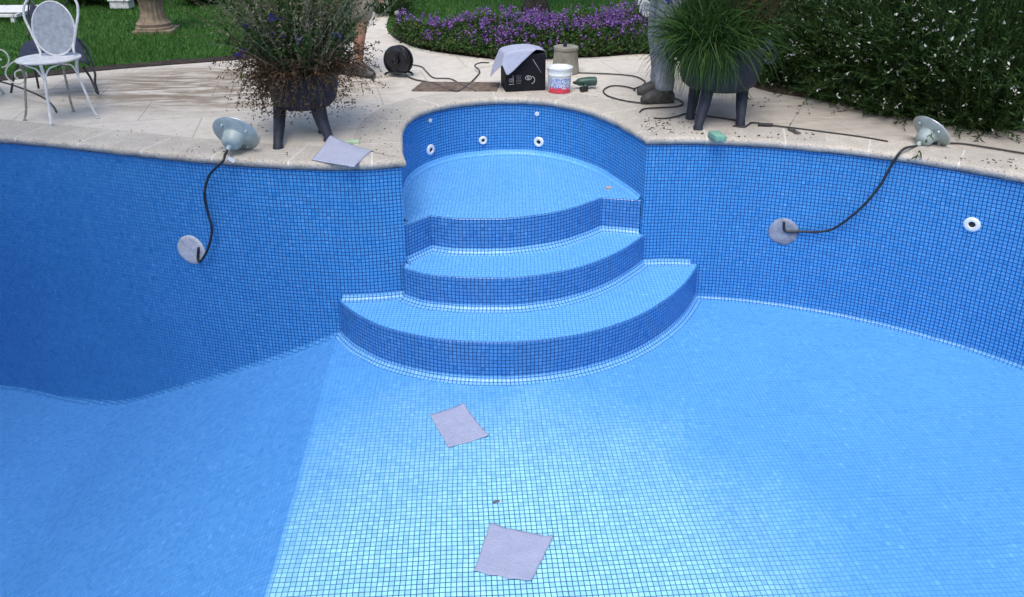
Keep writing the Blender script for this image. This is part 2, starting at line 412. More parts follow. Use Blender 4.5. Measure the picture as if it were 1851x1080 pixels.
Cf = [(-1.18, 4.62), (-1.114, 4.505), (-.977, 4.357), (-.777, 4.21), (-.491, 4.097), (-.219, 4.053), (.082, 4.059), (.423, 4.14), (.716, 4.289), (.963, 4.497), (1.182, 4.763), (1.328, 5.02), (1.37, 5.13)]
step(Cf, ZC, FZ, [(1.3, 5.25), (.5, 5.3), (-.5, 5.1), (-1.1, 4.7)])['label'] = 'bottom and widest curved step'
# coves where walls meet the treads
def cove(path, z, c=.03):
    P = [Vector(p) for p in path]
    def prof(i):
        return [(.0015 + c * (1 - math.cos(math.pi / 2 * k / 5)), z + .002 + c * (1 - math.sin(math.pi / 2 * k / 5)), -c * math.pi / 2 * k / 5) for k in range(6)]
    return swept(P, prof)
def sub(P, cond): return [p for p in P if cond(p)]
for P, z in ((pA, ZA), (sub(pL, lambda p: p.x > -1.13), ZC), (sub(pR[:40], lambda p: p.x < 1.34 and p.y > 4), ZC), (sub(pA[:9], lambda p: p.y < 4.70), ZB)):
    if z == ZA: P = [p for p in P if p.y > 5.12 or (p.x < 0 and p.y > 4.75)]
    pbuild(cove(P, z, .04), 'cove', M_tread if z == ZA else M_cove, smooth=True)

# coping
CW = .30
C1, C2 = RING[iC1], RING[iC2]
def cut(i):
    p = RING[i]
    return min(CW, (p - C1).length * .98 + .0005, (p - C2).length * 1.25 + .0005)
cop_s = {}
def cop_prof(i):
    w_ = cut(i); n = RING[i]; j1 = noise.noise(Vector((n.x * 9, n.y * 9, 1.3))) * .008; j2 = noise.noise(Vector((n.x * 21, n.y * 21, 5))) * .005
    o = .028 + j1 + j2; t = .052 + j2
    return [(-.01, -t, -.03), (o - .012, -t, -.005), (o - .002, -t + .012, .01), (o, -.022, .03), (o - .006, -.008, .045), (o - .02, -.001, .06), (-min(.05, w_ * .5), .0, .12), (-w_, 0, .35)]
RINGd = []; 
cm = swept(RING, cop_prof, True, S)
pbuild(cm, 'coping', M_coping, smooth=True, auto=50)
# mortar bed under the stones
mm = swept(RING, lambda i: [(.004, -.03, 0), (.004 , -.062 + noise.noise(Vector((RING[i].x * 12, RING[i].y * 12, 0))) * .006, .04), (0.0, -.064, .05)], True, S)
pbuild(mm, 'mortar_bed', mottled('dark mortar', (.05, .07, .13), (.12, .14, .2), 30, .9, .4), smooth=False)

# wall hits, for the fittings
def wall_hit(px, py, off=0.0, path=None):
    P = path or RING[:iC2 + 110]; r = ray(px, py); best = None
    for i in range(len(P) - 1):
        a, b_ = P[i], P[i + 1]; d = b_ - a
        det = r.x * -d.y + r.y * d.x
        if abs(det) < 1e-9: continue
        t = (a.x * -d.y + a.y * d.x) / det; q = (r.x * a.y - r.y * a.x) / det
        if t > .5 and -.001 <= q <= 1.001:
            z = H_ + r.z * t
            if best is None or abs(t) < best[0]:
                n = Vector((d.y, -d.x)).normalized(); best = (t, Vector((a.x + d.x * q + n.x * off, a.y + d.y * q + n.y * off, z)), Vector((n.x, n.y, 0)))
    return best[1], best[2]
def fitting(px, py, r, kind='inlet', path=None, off=.0):
    p, n = wall_hit(px, py, 0, path); Mx = frame_to(n, p)
    if kind == 'inlet':
        mb = MB(); mb.lathe([(r * .37, .002), (r * .46, .012), (r * .8, .014), (r, .006), (r, -.005)][::-1], 28, Mx, cap=False)
        o = pbuild(mb, 'inlet', M_white, smooth=True, auto=50)
        h = MB(); h.lathe([(r * .38, -.006), (r * .38, .0035), (r * .2, .0030)], 24, Mx)
        ho = h.build('opening', M_dark, o); ho.matrix_parent_inverse = (pool.matrix_world @ Matrix.Translation((0, -4.5, 0))).inverted() if False else Matrix.Identity(4)
        o2 = MB(); 
    elif kind == 'niche':
        # recess filled flush with rough mortar, slightly uneven outline
        mb = MB(); vs = []; rr = [0, .4, .75, .93, 1.0]; K = 40
        for q in rr:
            for k in range(K):
                a = 2 * math.pi * k / K; jr = 1 + .05 * noise.noise(Vector((math.cos(a) * 1.5, math.sin(a) * 1.5, px)))
                zz = .007 + .004 * noise.noise(Vector((math.cos(a) * q * 3, math.sin(a) * q * 3, 2.0))) if q < .95 else -.002
                vs.append(Mx @ Vector((math.cos(a) * r * q * jr, math.sin(a) * r * q * jr, zz)))
        fs = [(i * K + k, i * K + (k + 1) % K, (i + 1) * K + (k + 1) % K, (i + 1) * K + k) for i in range(4) for k in range(K)]
        mb.add(vs, fs); o = pbuild(mb, 'light_niche', M_cement, smooth=True)
    elif kind == 'button':
        mb = MB(); mb.lathe([(r * .3, .004), (r * .4, .012), (r, .010), (r, -.004)][::-1], 20, Mx); o = pbuild(mb, 'air_nozzle', M_white, smooth=True, auto=50)
    return o
for a in ((873, 254, .036), (974, 257, .044), (1757, 406, .048)): fitting(*a, path=(pA if a[0] < 1100 else None))
fitting(778, 271, .045, path=pA)
fitting(971, 206, .018, 'button', path=pA); fitting(777, 218, .016, 'button', path=pA)
n1 = fitting(346, 452, .108, 'niche', path=pL); n1['label'] = 'pale mortared light niche on the left wall'
n2 = fitting(1416, 419, .103, 'niche', path=pR); n2.data.materials[0] = mottled('grey cement fill', (.17, .19, .24), (.32, .35, .42), 16, .9, .6); n2['label'] = 'greyish mortared light niche on the right wall'

# ---------------------------------------------------------------- the ground
patio_loop = [RING[i] - nrm(RING, i) * (cut(i) * .9) for i in range(N)]
edgeL = [at(-260, 172).xy, at(0, 146).xy, at(220, 124).xy, at(440, 107).xy, at(560, 96).xy, at(640, 70).xy, at(665, 30).xy, at(660, -20).xy]   # lawn / paving
edgeM = [at(716, -20).xy, at(706, 20).xy, at(700, 55).xy, at(745, 84).xy, at(850, 102).xy, at(930, 108).xy, at(1080, 103).xy, at(1180, 98).xy, at(1290, 118).xy, at(1370, 160).xy, at(1500, 182).xy, at(1660, 205).xy, at(1851, 226).xy, at(2150, 270).xy, Vector((5.4, 3.5))]
eL = catmull(edgeL, 5); eM = catmull(edgeM, 5)
outer = [Vector((-9, -4)), Vector((-9, 5.6))] + eL + eM + [Vector((6, -4))]
def flat_poly(name, loops, z, mat, uvs=1):
    L3 = [[Vector((p.x, p.y, 0)) for p in l] for l in loops]; flat = [p for l in L3 for p in l]
    tr = tessellate_polygon(L3); mb = MB(); fs = []
    for t in tr:
        a, b_, d = [flat[k] for k in t]; cr = (b_ - a).cross(d - a).z
        if abs(cr) < 1e-10: continue
        fs.append(t if cr > 0 else (t[0], t[2], t[1]))
    mb.add([(p.x, p.y, z) for p in flat], fs); return mb.build(name, mat)
tag(flat_poly('patio', [outer, patio_loop], -.004, M_patio), kind='structure')

def lawn_mat():
    b = NB('mown lawn'); f = b.noise(1.2, 5, .6); g = b.noise(28, 4, .7)
    col = b.ramp(f, [(.3, (.03, .095, .016)), (.55, (.05, .15, .028)), (.72, (.09, .19, .045))])
    col = b.mix(b.math('MULTIPLY', g, .6), col, (.012, .04, .008)); b.bump(g, .7, .03); return b.fin(col, .9, 0, .15)
M_lawn = lawn_mat()
# ground sheet around the paving, out to the horizon, with a hole for the pool
big = [Vector((-250, -200)), Vector((-250, 300)), Vector((250, 300)), Vector((250, -200))]
hole = [RING[i] - nrm(RING, i) * (cut(i) * .5) for i in range(N)]
g_ = flat_poly('lawn', [big, hole], -.022, M_lawn); tag(g_, kind='structure')
M_soil = mottled('garden soil', (.018, .012, .009), (.06, .04, .03), 9, .95, .9, bdist=.03)
M_red = mottled('bark chips soil', (.035, .02, .017), (.13, .062, .05), 22, .95, .9, bdist=.02)
def band(name, path, w0, w1, z, mat, seed=0, jag=.03):
    mb = MB(); vs = []
    P = [Vector(p) for p in path]
    for i, p in enumerate(P):
        n = nrm(P, i, False); n.normalize()
        vs += [(p.x - n.x * w0 + 0, p.y - n.y * w0, z), (p.x - n.x * (w1 + jag * noise.noise(Vector((p.x * 3, p.y * 3, seed)))), p.y - n.y * (w1 + jag * noise.noise(Vector((p.x * 5, p.y * 5, seed)))), z)]
    return mb.add(vs, [(2 * i, 2 * i + 2, 2 * i + 3, 2 * i + 1) for i in range(len(P) - 1)]).build(name, mat)
tag(band('soil_edge', eL[:26], -.012, .20, .004, M_soil, 3, .06), kind='structure')
bed = eM[10:41] + [Vector((4.2, 9.8)), Vector((3.0, 9.9)), Vector((1.5, 9.6)), Vector((0, 9.3)), Vector((-1.2, 9.0))]
bed2 = eM[38:] + [Vector((7.5, 3.5)), Vector((7.5, 10)), Vector((4.2, 10.2))]
tag(flat_poly('flower_bed_soil', [bed], -.012, M_soil), kind='structure')
tag(flat_poly('shrub_bed_soil', [bed2], .0, M_red), kind='structure')

# ---------------------------------------------------------------- foliage makers (one mesh each)
def leaf_mesh(name, mats, groups, parent=None):
    """groups: list of (centres Nx3, dir Nx3, length N, width N, mat index) -> folded 2-triangle leaves / petals"""
    V = []; Fc = []; MI = []; base = 0
    for (c, d, L, W, mi) in groups:
        n = len(c); 
        if n == 0: continue
        L = np.broadcast_to(L, (n,))[:, None]; W = np.broadcast_to(W, (n,))[:, None]
        d = d / np.maximum(1e-6, np.linalg.norm(d, axis=1, keepdims=True))
        r = rng.normal(size=(n, 3)); s = np.cross(d, r); s /= np.maximum(1e-6, np.linalg.norm(s, axis=1, keepdims=True))
        u = np.cross(s, d)
        a = c; b_ = c + d * L * .5 + s * W * .5 + u * W * .12; e = c + d * L; f = c + d * L * .5 - s * W * .5 + u * W * .12
        v = np.stack([a, b_, e, f], 1).reshape(-1, 3); V.append(v)
        q = (np.arange(n) * 4)[:, None] + np.array([[0, 1, 2, 3]]) + base; Fc.append(q); MI.append(np.full(n, mi)); base += 4 * n
    V = np.concatenate(V); Fc = np.concatenate(Fc); MI = np.concatenate(MI)
    me = bpy.data.meshes.new(name); me.vertices.add(len(V)); me.vertices.foreach_set('co', V.ravel())
    nf = len(Fc); me.loops.add(nf * 4); me.loops.foreach_set('vertex_index', Fc.ravel().astype(np.int32))
    me.polygons.add(nf); me.polygons.foreach_set('loop_start', (np.arange(nf) * 4).astype(np.int32)); 
    for m in mats: me.materials.append(m)
    me.polygons.foreach_set('material_index', MI.astype(np.int32)); me.update(calc_edges=True); me.validate()
    o = bpy.data.objects.new(name, me); C.objects.link(o)
    if parent: o.parent = parent
    return o
def strand_mesh(name, mats, strands, parent=None):
    """strands: list of (pts Nx3 array, width, mi): tapered crossed ribbons"""
    V = []; Fc = []; MI = []; base = 0
    for pts, wd, mi in strands:
        n = len(pts); d = pts[-1] - pts[0]; s = np.cross(d, rng.normal(size=3)); s /= np.linalg.norm(s) + 1e-9
        tp = np.linspace(1, .25, n)[:, None] * wd * .5
        V.append(np.concatenate([pts + s * tp, pts - s * tp])); i = np.arange(n - 1)
        Fc.append(np.stack([i, i + 1, i + 1 + n, i + n], 1) + base); MI.append(np.full(n - 1, mi)); base += 2 * n
    V = np.concatenate(V); Fc = np.concatenate(Fc); MI = np.concatenate(MI)
    me = bpy.data.meshes.new(name); me.vertices.add(len(V)); me.vertices.foreach_set('co', V.ravel())
    nf = len(Fc); me.loops.add(nf * 4); me.loops.foreach_set('vertex_index', Fc.ravel().astype(np.int32))
    me.polygons.add(nf); me.polygons.foreach_set('loop_start', (np.arange(nf) * 4).astype(np.int32))
    for m in mats: me.materials.append(m)
    me.polygons.foreach_set('material_index', MI.astype(np.int32)); me.update(calc_edges=True); me.validate()
    o = bpy.data.objects.new(name, me); C.objects.link(o)
    if parent: o.parent = parent
    return o
def arc_strand(p0, d0, L, droop, n=7, wob=.01):
    p = np.array(p0, float); d = np.array(d0, float); d /= np.linalg.norm(d); out = [p.copy()]
    for k in range(n - 1):
        d = d + np.array([0, 0, -droop]) + rng.normal(size=3) * wob; d /= np.linalg.norm(d); p = p + d * L / (n - 1); out.append(p.copy())
    return np.array(out)
G_dark = leafy('dark green leaves', [(.012, .035, .010), (.022, .060, .014), (.04, .095, .022), (.07, .13, .035)])
G_mid = leafy('mid green leaves', [(.03, .08, .015), (.05, .13, .022), (.08, .18, .03)])
G_grey = leafy('grey green twigs', [(.13, .13, .07), (.26, .245, .15), (.40, .37, .27), (.11, .15, .05)])
G_brown = leafy('dry brown leaves', [(.07, .045, .025), (.14, .085, .045), (.22, .15, .08), (.05, .03, .02)])
G_seed = leafy('dark seed heads', [(.03, .018, .012), (.06, .035, .02)], trans=0)
G_purple = leafy('purple petals', [(.17, .07, .34), (.27, .12, .46), (.40, .23, .58)])
G_violet = leafy('violet blue petals', [(.05, .04, .36), (.09, .06, .5)])
G_white = leafy('white petals', [(.7, .72, .66), (.85, .86, .82)])
G_grass = leafy('lawn blades', [(.035, .12, .018), (.055, .175, .028), (.085, .23, .04), (.14, .25, .07)])
G_pink = leafy('pinkish petals', [(.20, .10, .26), (.30, .17, .36)])

def sph(n): 
    v = rng.normal(size=(n, 3)); return v / np.linalg.norm(v, axis=1, keepdims=True)

# lawn blades where the lawn is near enough to read
def inside_poly(x, y, P):
    c = np.zeros(len(x), bool); j = len(P) - 1
    for i in range(len(P)):
        xi, yi, xj, yj = P[i].x, P[i].y, P[j].x, P[j].y
        c ^= ((yi > y) != (yj > y)) & (x < (xj - xi) * (y - yi) / (yj - yi + 1e-12) + xi); j = i
    return c
n = 150000; x = rng.uniform(-8.5, 4.5, n); y = rng.uniform(6.3, 14.5, n)
keep = ~inside_poly(x, y, outer) & ~inside_poly(x, y, bed) & ~inside_poly(x, y, bed2)
# keep clear of the soil strip
keep &= ~inside_poly(x, y - .20, outer)
x = x[keep]; y = y[keep]; n = len(x)
pat = np.array([noise.noise(Vector((a * .8, b_ * .8, 0))) for a, b_ in zip(x, y)])
c = np.stack([x, y, np.full(n, -.02)], 1); d = rng.normal(size=(n, 3)) * .45; d[:, 2] = 1
L = rng.uniform(.035, .075, n) * (1 + .5 * pat)
tag(leaf_mesh('lawn_grass', [G_grass], [(c, d, L, rng.uniform(.006, .012, n), 0)]), 'short green mown grass of the lawn', 'grass', kind='stuff')

# purple flowered ground cover
def bed_front(xx):   # front edge Y of the bed at x
    ys = [p.y for p in eM if abs(p.x - xx) < .25 and p.y > 6]; return min(ys) if ys else 8.2
n = 9000; cx = rng.uniform(-1.35, 1.85, n); cy = rng.uniform(7.6, 10.6, n)
k_ = inside_poly(cx, cy, bed); cx = cx[k_]; cy = cy[k_]
grp = []
def mound(x_, y_):
    h = .17 + .09 * noise.noise(Vector((x_ * 1.7, y_ * 1.7, 2))) + .06 * noise.noise(Vector((x_ * 5, y_ * 5, 2)))
    f = min(1, max(0, (y_ - bed_front(x_)) / .5)); return (h + .07 * noise.noise(Vector((x_ * 11, y_ * 11, 4)))) * (.28 + .72 * f ** .7)
hh = np.array([mound(a, b_) for a, b_ in zip(cx, cy)])
m = len(cx); rep = 16
bx = np.repeat(cx, rep) + rng.normal(size=m * rep) * .05; by = np.repeat(cy, rep) + rng.normal(size=m * rep) * .05
bz = np.repeat(hh, rep) * rng.uniform(.05, 1, m * rep) ** .6
cc = np.stack([bx, by, bz], 1); dd = rng.normal(size=(m * rep, 3)); dd[:, 2] = np.abs(dd[:, 2]) * .7
sel = rng.random(m * rep)
grp.append((cc[sel < .5], dd[sel < .5], rng.uniform(.02, .05, (sel < .5).sum()), .022, 0)); grp.append((cc[(sel >= .5) & (sel < .85)], dd[(sel >= .5) & (sel < .85)], .04, .02, 1)); grp.append((cc[sel >= .85], dd[sel >= .85], .035, .018, 2))
# flower heads: several petals round a point on upright stalks
fl = rng.random(m); pr = np.array([.10 + .55 * max(0, noise.noise(Vector((a * 2.2, b_ * 2.2, 7))) + .12) for a, b_ in zip(cx, cy)])
back = np.array([min(1, max(.12, (b_ - bed_front(a)) / .9)) for a, b_ in zip(cx, cy)])
q = fl < pr * (0.14 + 1.1 * back); fx, fy, fh = cx[q], cy[q], hh[q]
for mi, share in ((3, .75), (4, .25)):
    s_ = rng.random(len(fx)) < share; nf = s_.sum(); P5 = 7
    px_ = np.repeat(fx[s_], P5); py_ = np.repeat(fy[s_], P5); pz_ = np.repeat(fh[s_] + rng.uniform(.01, .13, nf), P5) + rng.uniform(-.035, .02, nf * P5)
    cc = np.stack([px_ + rng.normal(size=nf * P5) * .010, py_ + rng.normal(size=nf * P5) * .010, pz_], 1)
    grp.append((cc, rng.normal(size=(nf * P5, 3)), .026, .02, mi))
fb = leaf_mesh('flowering_ground_cover', [G_dark, G_mid, G_brown, G_purple, G_pink], grp)
tag(fb, 'low mass of purple flowering ground cover filling the bed behind the patio', 'flowers', kind='stuff')

# shrubs of fine upright stems with little white flowers
def shrub(name, h, r, ns, nleaf, nfl, label, mats, base=(0, 0, 0), lean=(0, 0), leafL=.045, seed=1):
    root = empty(name, base, 0, label, 'shrub')
    st = []; lc = []; ld = []; fc = []
    for i in range(ns):
        a = rng.uniform(0, 2 * math.pi); q = math.sqrt(rng.random()); tilt = rng.uniform(.05, 1.0) ** 1.3 * (.35 + q) * r / h * 1.7
        p0 = (math.cos(a) * q * r * .55, math.sin(a) * q * r * .55, 0)
        d0 = (math.cos(a) * tilt + lean[0], math.sin(a) * tilt + lean[1], 1)
        LL = h * rng.uniform(.3, 1.15); s = arc_strand(p0, d0, LL, rng.uniform(.01, .13), 8, .07); st.append((s, .007, 0))
        k = max(2, int(nleaf / ns)); t = rng.uniform(.04, 1, k) * 7; i0 = np.minimum(t.astype(int), 6); fr = (t - i0)[:, None]
        pos = s[i0] * (1 - fr) + s[i0 + 1] * fr; dirn = s[i0 + 1] - s[i0]; dirn = dirn / np.linalg.norm(dirn, axis=1, keepdims=True)
        lc.append(pos); ld.append(dirn * 1.25 + rng.normal(size=(k, 3)) * .5)
        if nfl and rng.random() < nfl:
            kf = rng.integers(1, 4); t = rng.uniform(.35, 1, kf) * 7; i0 = np.minimum(t.astype(int), 6); fc.append(s[i0] + rng.normal(size=(kf, 3)) * .03)
    o = strand_mesh('stem', [mats[1]], st, root)
    lc = np.concatenate(lc); ld = np.concatenate(ld)
    sel = rng.random(len(lc)) < .60
    gr = [(lc[sel], ld[sel], rng.uniform(.6, 1.3, sel.sum()) * leafL, leafL * .24, 0), (lc[~sel], ld[~sel], leafL * 1.2, leafL * .20, 1)]
    if fc:
        fc = np.concatenate(fc); m = len(fc); cc = np.repeat(fc, 3, 0) + rng.normal(size=(m * 3, 3)) * .004
        gr.append((cc, rng.normal(size=(m * 3, 3)), rng.uniform(.016, .034, m * 3), .013, 2))
    leaf_mesh('foliage', [mats[0], mats[1], G_white], gr, root)
    return root
M2 = [G_dark, G_mid]
G_deep = leafy('blackish green leaves', [(.016, .038, .009), (.026, .062, .013), (.045, .098, .02), (.075, .14, .03)])
G_olive = leafy('grey green gaura leaves', [(.03, .06, .025), (.06, .10, .045), (.10, .13, .07)])
D2 = [G_deep, G_dark]; O2 = [G_olive, G_dark]
specs = [
    ((1555, 172), 1.25, .75, .30, 'tall dark green shrub with small white flowers, right behind the red bark strip', D2),
    ((1700, 200), 1.40, .80, .32, 'tall dark shrub dotted with white flowers behind the right pool lamp', D2),
    ((1862, 232), 1.5, .85, .28, 'white flowered dark shrub at the right edge of the photo', D2),
    ((1455, 118), 1.15, .5, 1.0, 'grey green shrub thick with white flowers beside the right cauldron planter', O2),
    ((1620, 120), 1.6, .9, .35, 'taller dark shrub in the second row, behind the white flowered ones', D2),
    ((1810, 130), 1.7, 1.0, .3, 'tall dark shrub in the second row at the far right corner', D2),
    ((1330, 76), .9, .6, .15, 'green shrub with few flowers, half hidden behind the right cauldron planter', M2)]
for (pp, h, r, fl_, lab, mt) in specs:
    p = at(*pp); p.y += r * .50; p.z = 0
    shrub('flowering_shrub', h, r, 1100, 38000, fl_, lab, mt, p, (0, 0), .052)['group'] = 'flowering shrubs along the right of the patio'
for (pp, h, r, lab) in (((1425, 156), .42, .42, 'low very dark bush at the foot of the white flowered shrub'), ((1640, 214), .36, .36, 'low dark sprawl of leaves at the foot of the shrubs behind the right lamp'), ((1780, 238), .38, .40, 'low dark sprawl of leaves at the right end of the shrub border'), ((1535, 190), .34, .30, 'low dark tuft between the bark strip and the tall shrubs')):
    p = at(*pp); p.y += r * .55
    shrub('low_bush', h, r, 420, 12000, .05, lab, D2, Vector((p.x, p.y, 0)), (0, 0), .035)['group'] = 'low bushes at the foot of the shrubs'
p = at(708, 30)
rb = shrub('rose_bush', .5, .33, 180, 4500, 0, 'small dark rose bush with one white bloom beside the path', [G_dark, G_dark], Vector((p.x - .02, p.y + .15, 0)), (0, 0), .04)
bl = []; 
pr_ = aty(718, 24, p.y - .25) - rb.location
cc = np.repeat(np.array([list(pr_)]), 260, 0) + sph(260) * .026
pd = np.cross(sph(260), cc - np.array(list(pr_))); leaf_mesh('bloom', [G_white], [(cc - pd / np.linalg.norm(pd, axis=1, keepdims=True) * .012, pd, .026, .026, 0)], rb)['label'] = 'round white rose bloom'
p = at(690, -4)
shrub('low_bush', .55, .35, 220, 6500, 0, 'dark bush at the top of the path, just left of the rose', M2, Vector((p.x + .05, p.y, 0)), (0, 0), .04)

# tree whose foot shows behind the flower bed
tr_ = empty('garden_tree', at(968, 19), 0, 'dark rough tree trunk rising behind the purple flower bed', 'tree')
M_bark = mottled('dark bark', (.015, .013, .011), (.06, .05, .042), 14, .95, 1, bdist=.03)
mb = MB(); mb.tube([(0, 0, -.1), (0, 0, .12), (.01, 0, .6), (.05, .02, 1.5), (.0, 0, 2.6), (.1, .1, 3.8)], [.24, .17, .14, .13, .11, .05], 16)
for a in range(6):
    q = a * 1.05; mb.tube([(.03, .01, 2.0 + a * .2), (math.cos(q) * .6, math.sin(q) * .6, 2.8 + a * .2), (math.cos(q) * 1.3, math.sin(q) * 1.3, 3.3 + a * .22)], [.06, .04, .015], 8)
mb.build('trunk', M_bark, tr_, smooth=True)
cl = sph(60) * rng.uniform(.4, 1, (60, 1)) * np.array([1.7, 1.7, 1.0]) + np.array([0, 0, 3.9]); cc = np.repeat(cl, 260, 0) + rng.normal(size=(15600, 3)) * .24
leaf_mesh('crown', [G_dark, G_mid], [(cc[:11000], sph(11000), .09, .05, 0), (cc[11000:], sph(4600), .09, .05, 1)], tr_)

# unseen tree, added so that its crown shades the deep end on the left
t2 = empty('added_shade_tree', (-6.9, .6, 0), 0, 'broad unseen tree, added on the left to shade the deep end of the pool', 'tree')
mb = MB(); mb.tube([(0, 0, -.1), (0, 0, .15), (.05, .0, 1.2), (.2, .1, 2.8), (.6, .2, 4.6), (1.0, .3, 6.2)], [.34, .24, .19, .17, .13, .05], 16)
for a in range(7):
    q = a * .95; z0 = 2.6 + a * .35; mb.tube([(.2 + a * .08, .1, z0), (math.cos(q) * 1.0 + .6, math.sin(q) * 1.0, z0 + .8), (math.cos(q) * 2.1 + .9, math.sin(q) * 2.1, z0 + 1.3)], [.08, .05, .015], 8)
mb.build('trunk', M_bark, t2, smooth=True)
cl = sph(130) * rng.uniform(.3, 1, (130, 1)) * np.array([2.7, 2.5, 1.4]) + np.array([1.6, .4, 5.6]); cc = np.repeat(cl, 230, 0) + rng.normal(size=(29900, 3)) * .28
leaf_mesh('crown', [G_dark, G_mid], [(cc[:20000], sph(20000), .13, .08, 0), (cc[20000:], sph(9900), .13, .08, 1)], t2)

# ---------------------------------------------------------------- cauldron planters
M_iron = mottled('dark blue grey cast iron', (.018, .022, .036), (.038, .043, .066), 7, .6, .25, spec=.3)
def planter(loc, rad, h0, h1, feet, handles, label, rz=0):
    root = empty('cauldron_planter', loc, 0, label, 'planter', 'cast iron cauldron planters on the patio')
    mb = MB(); H = h1 - h0
    prof = [(0.001, h0), (rad * .45, h0 + .004), (rad * .72, h0 + .02), (rad * .86, h0 + .055), (rad * .92, h0 + .10), (rad * .96, h0 + H * .6), (rad * .99, h0 + H * .86), (rad * 1.03, h0 + H * .9), (rad * 1.08, h0 + H * .96), (rad * 1.10, h1), (rad * 1.04, h1 + .006), (rad * .98, h1 - .01), (rad * .94, h1 - .05)]
    mb.lathe(prof, 48, cap=False); mb.build('pot', M_iron, root, smooth=True, auto=60)
    sb = MB(); sb.lathe([(.001, h1 - .03), (rad * .5, h1 - .025), (rad * .97, h1 - .045)], 32, cap=False); sb.build('potting_soil', M_soil, root, smooth=True)
    for (fx, fy, tx, ty) in feet:
        lb = MB(); lb.tube([(tx, ty, h0 + .12), (tx, ty, h0 + .03), (tx * .6 + fx * .4, ty * .6 + fy * .4, h0 * .6), (fx, fy, .03), (fx * 1.0, fy, .0)], [.03, .046, .040, .030, .036], 12)
        lb.build('leg', M_iron, root, smooth=True, auto=60)
    for a in handles:
        ca, sa = math.cos(a), math.sin(a); c0 = Vector((ca * rad * 1.0, sa * rad * 1.0, h1 - .09)); ring = []
        for k in range(12): q = 2 * math.pi * k / 12; ring.append(c0 + Vector((ca, sa, 0)) * (.035 + .05 * math.cos(q)) + Vector((0, 0, 1)) * .055 * math.sin(q))
        hb = MB(); hb.tube(ring, .010, 8, closed=True); hb.build('handle', M_iron, root, smooth=True)
    return root
# left planter
pl = at(556, 238); 
def rel(px, py, base): q = at(px, py); return q.x - base.x, q.y - base.y
f1 = rel(503, 268, pl); f2 = rel(594, 254, pl); f3 = rel(578, 247, pl)
pl_rad = .245
PLa = planter(pl, pl_rad, .175, .44, [(*f1, -.17, -.02), (*f2, .12, -.10), (f3[0], f3[1] + .1, .03, .14)], [], 'dark iron cauldron planter with a shaggy grey green plant, on the left of the alcove')
st = []; lc = {0: [], 1: [], 2: [], 3: []}; ld = {0: [], 1: [], 2: [], 3: []}
def grow(n, h0_, hL, spread, droop, wd, mi, lf, leaves, lk, sx=1., lean=(0, 0), r0=.2):
    for i in range(n):
        a = rng.uniform(0, 2 * math.pi); q = math.sqrt(rng.random())
        p0 = (math.cos(a) * q * r0, math.sin(a) * q * r0, h0_); tl = spread * rng.uniform(.3, 1) * (q * .8 + .2)
        s = arc_strand(p0, (math.cos(a) * tl * sx + lean[0], math.sin(a) * tl + lean[1], 1), rng.uniform(*hL), rng.uniform(*droop), 9, .09); st.append((s, wd, mi))
        t = rng.uniform(.1, 1, leaves) * 8; i0 = np.minimum(t.astype(int), 7); fr = (t - i0)[:, None]; pos = s[i0] * (1 - fr) + s[i0 + 1] * fr
        dn = s[i0 + 1] - s[i0]; dn = dn / np.linalg.norm(dn, axis=1, keepdims=True)
        lc[lk].append(pos); ld[lk].append(dn * .5 + rng.normal(size=(leaves, 3)) * .7)
grow(680, .42, (.5, .95), .74, (.0, .06), .0045, 0, 0, 24, 0)
grow(300, .42, (.3, .75), .55, (.0, .10), .004, 1, 0, 40, 1)
grow(300, .42, (.20, .42), 1.1, (.08, .28), .004, 2, 0, 30, 2, r0=.25)
grow(200, .43, (.28, .46), 1.3, (.3, .55), .003, 2, 0, 12, 2, r0=.25)
strand_mesh('stem', [G_grey, G_dark, G_brown], st, PLa)
cat_ = lambda k: (np.concatenate(lc[k]), np.concatenate(ld[k]))
a0 = cat_(0); a1 = cat_(1); a2 = cat_(2)
_fol = lambda: leaf_mesh('foliage', [G_grey, G_dark, G_brown, G_violet, G_mid], [(flL, sph(len(flL)), .026, .02, 3), (*a0, rng.uniform(.012, .035, len(a0[0])), .007, 0), (a1[0][::2], a1[1][::2], rng.uniform(.02, .05, len(a1[0][::2])), .014, 1), (a1[0][1::2], a1[1][1::2], rng.uniform(.02, .045, len(a1[0][1::2])), .014, 4), (*a2, rng.uniform(.01, .03, len(a2[0])), .009, 2)], PLa)
n = 260; ang = rng.uniform(0, 2 * np.pi, n); rr = rng.uniform(.25, .37, n); cc = np.stack([np.cos(ang) * rr, np.sin(ang) * rr, rng.uniform(.16, .48, n)], 1)
cc = np.repeat(cc, 5, 0) + rng.normal(size=(n * 5, 3)) * .003
leaf_mesh('seed_heads', [G_seed], [(cc, sph(n * 5), .012, .010, 0)], PLa)
nf = 13; ang = rng.uniform(0, 2 * np.pi, nf); rr = rng.uniform(.15, .38, nf); cc = np.stack([np.cos(ang) * rr, -np.abs(np.sin(ang)) * rr, rng.uniform(.55, 1.0, nf)], 1)
cc = np.repeat(cc, 8, 0) + rng.normal(size=(nf * 8, 3)) * .006
flL = cc

for i in range(95):
    a = rng.uniform(R(150), R(300)); s = arc_strand((math.cos(a) * .24, math.sin(a) * .24, .45), (math.cos(a) * .5, math.sin(a) * .5, .1), rng.uniform(.15, .34), rng.uniform(.5, .9), 9, .12)
    kk = 22; t = rng.uniform(.05, 1, kk) * 8; i0 = np.minimum(t.astype(int), 7); pos = s[i0]; a2 = (np.concatenate([a2[0], pos]), np.concatenate([a2[1], rng.normal(size=(kk, 3))]))
_fol()
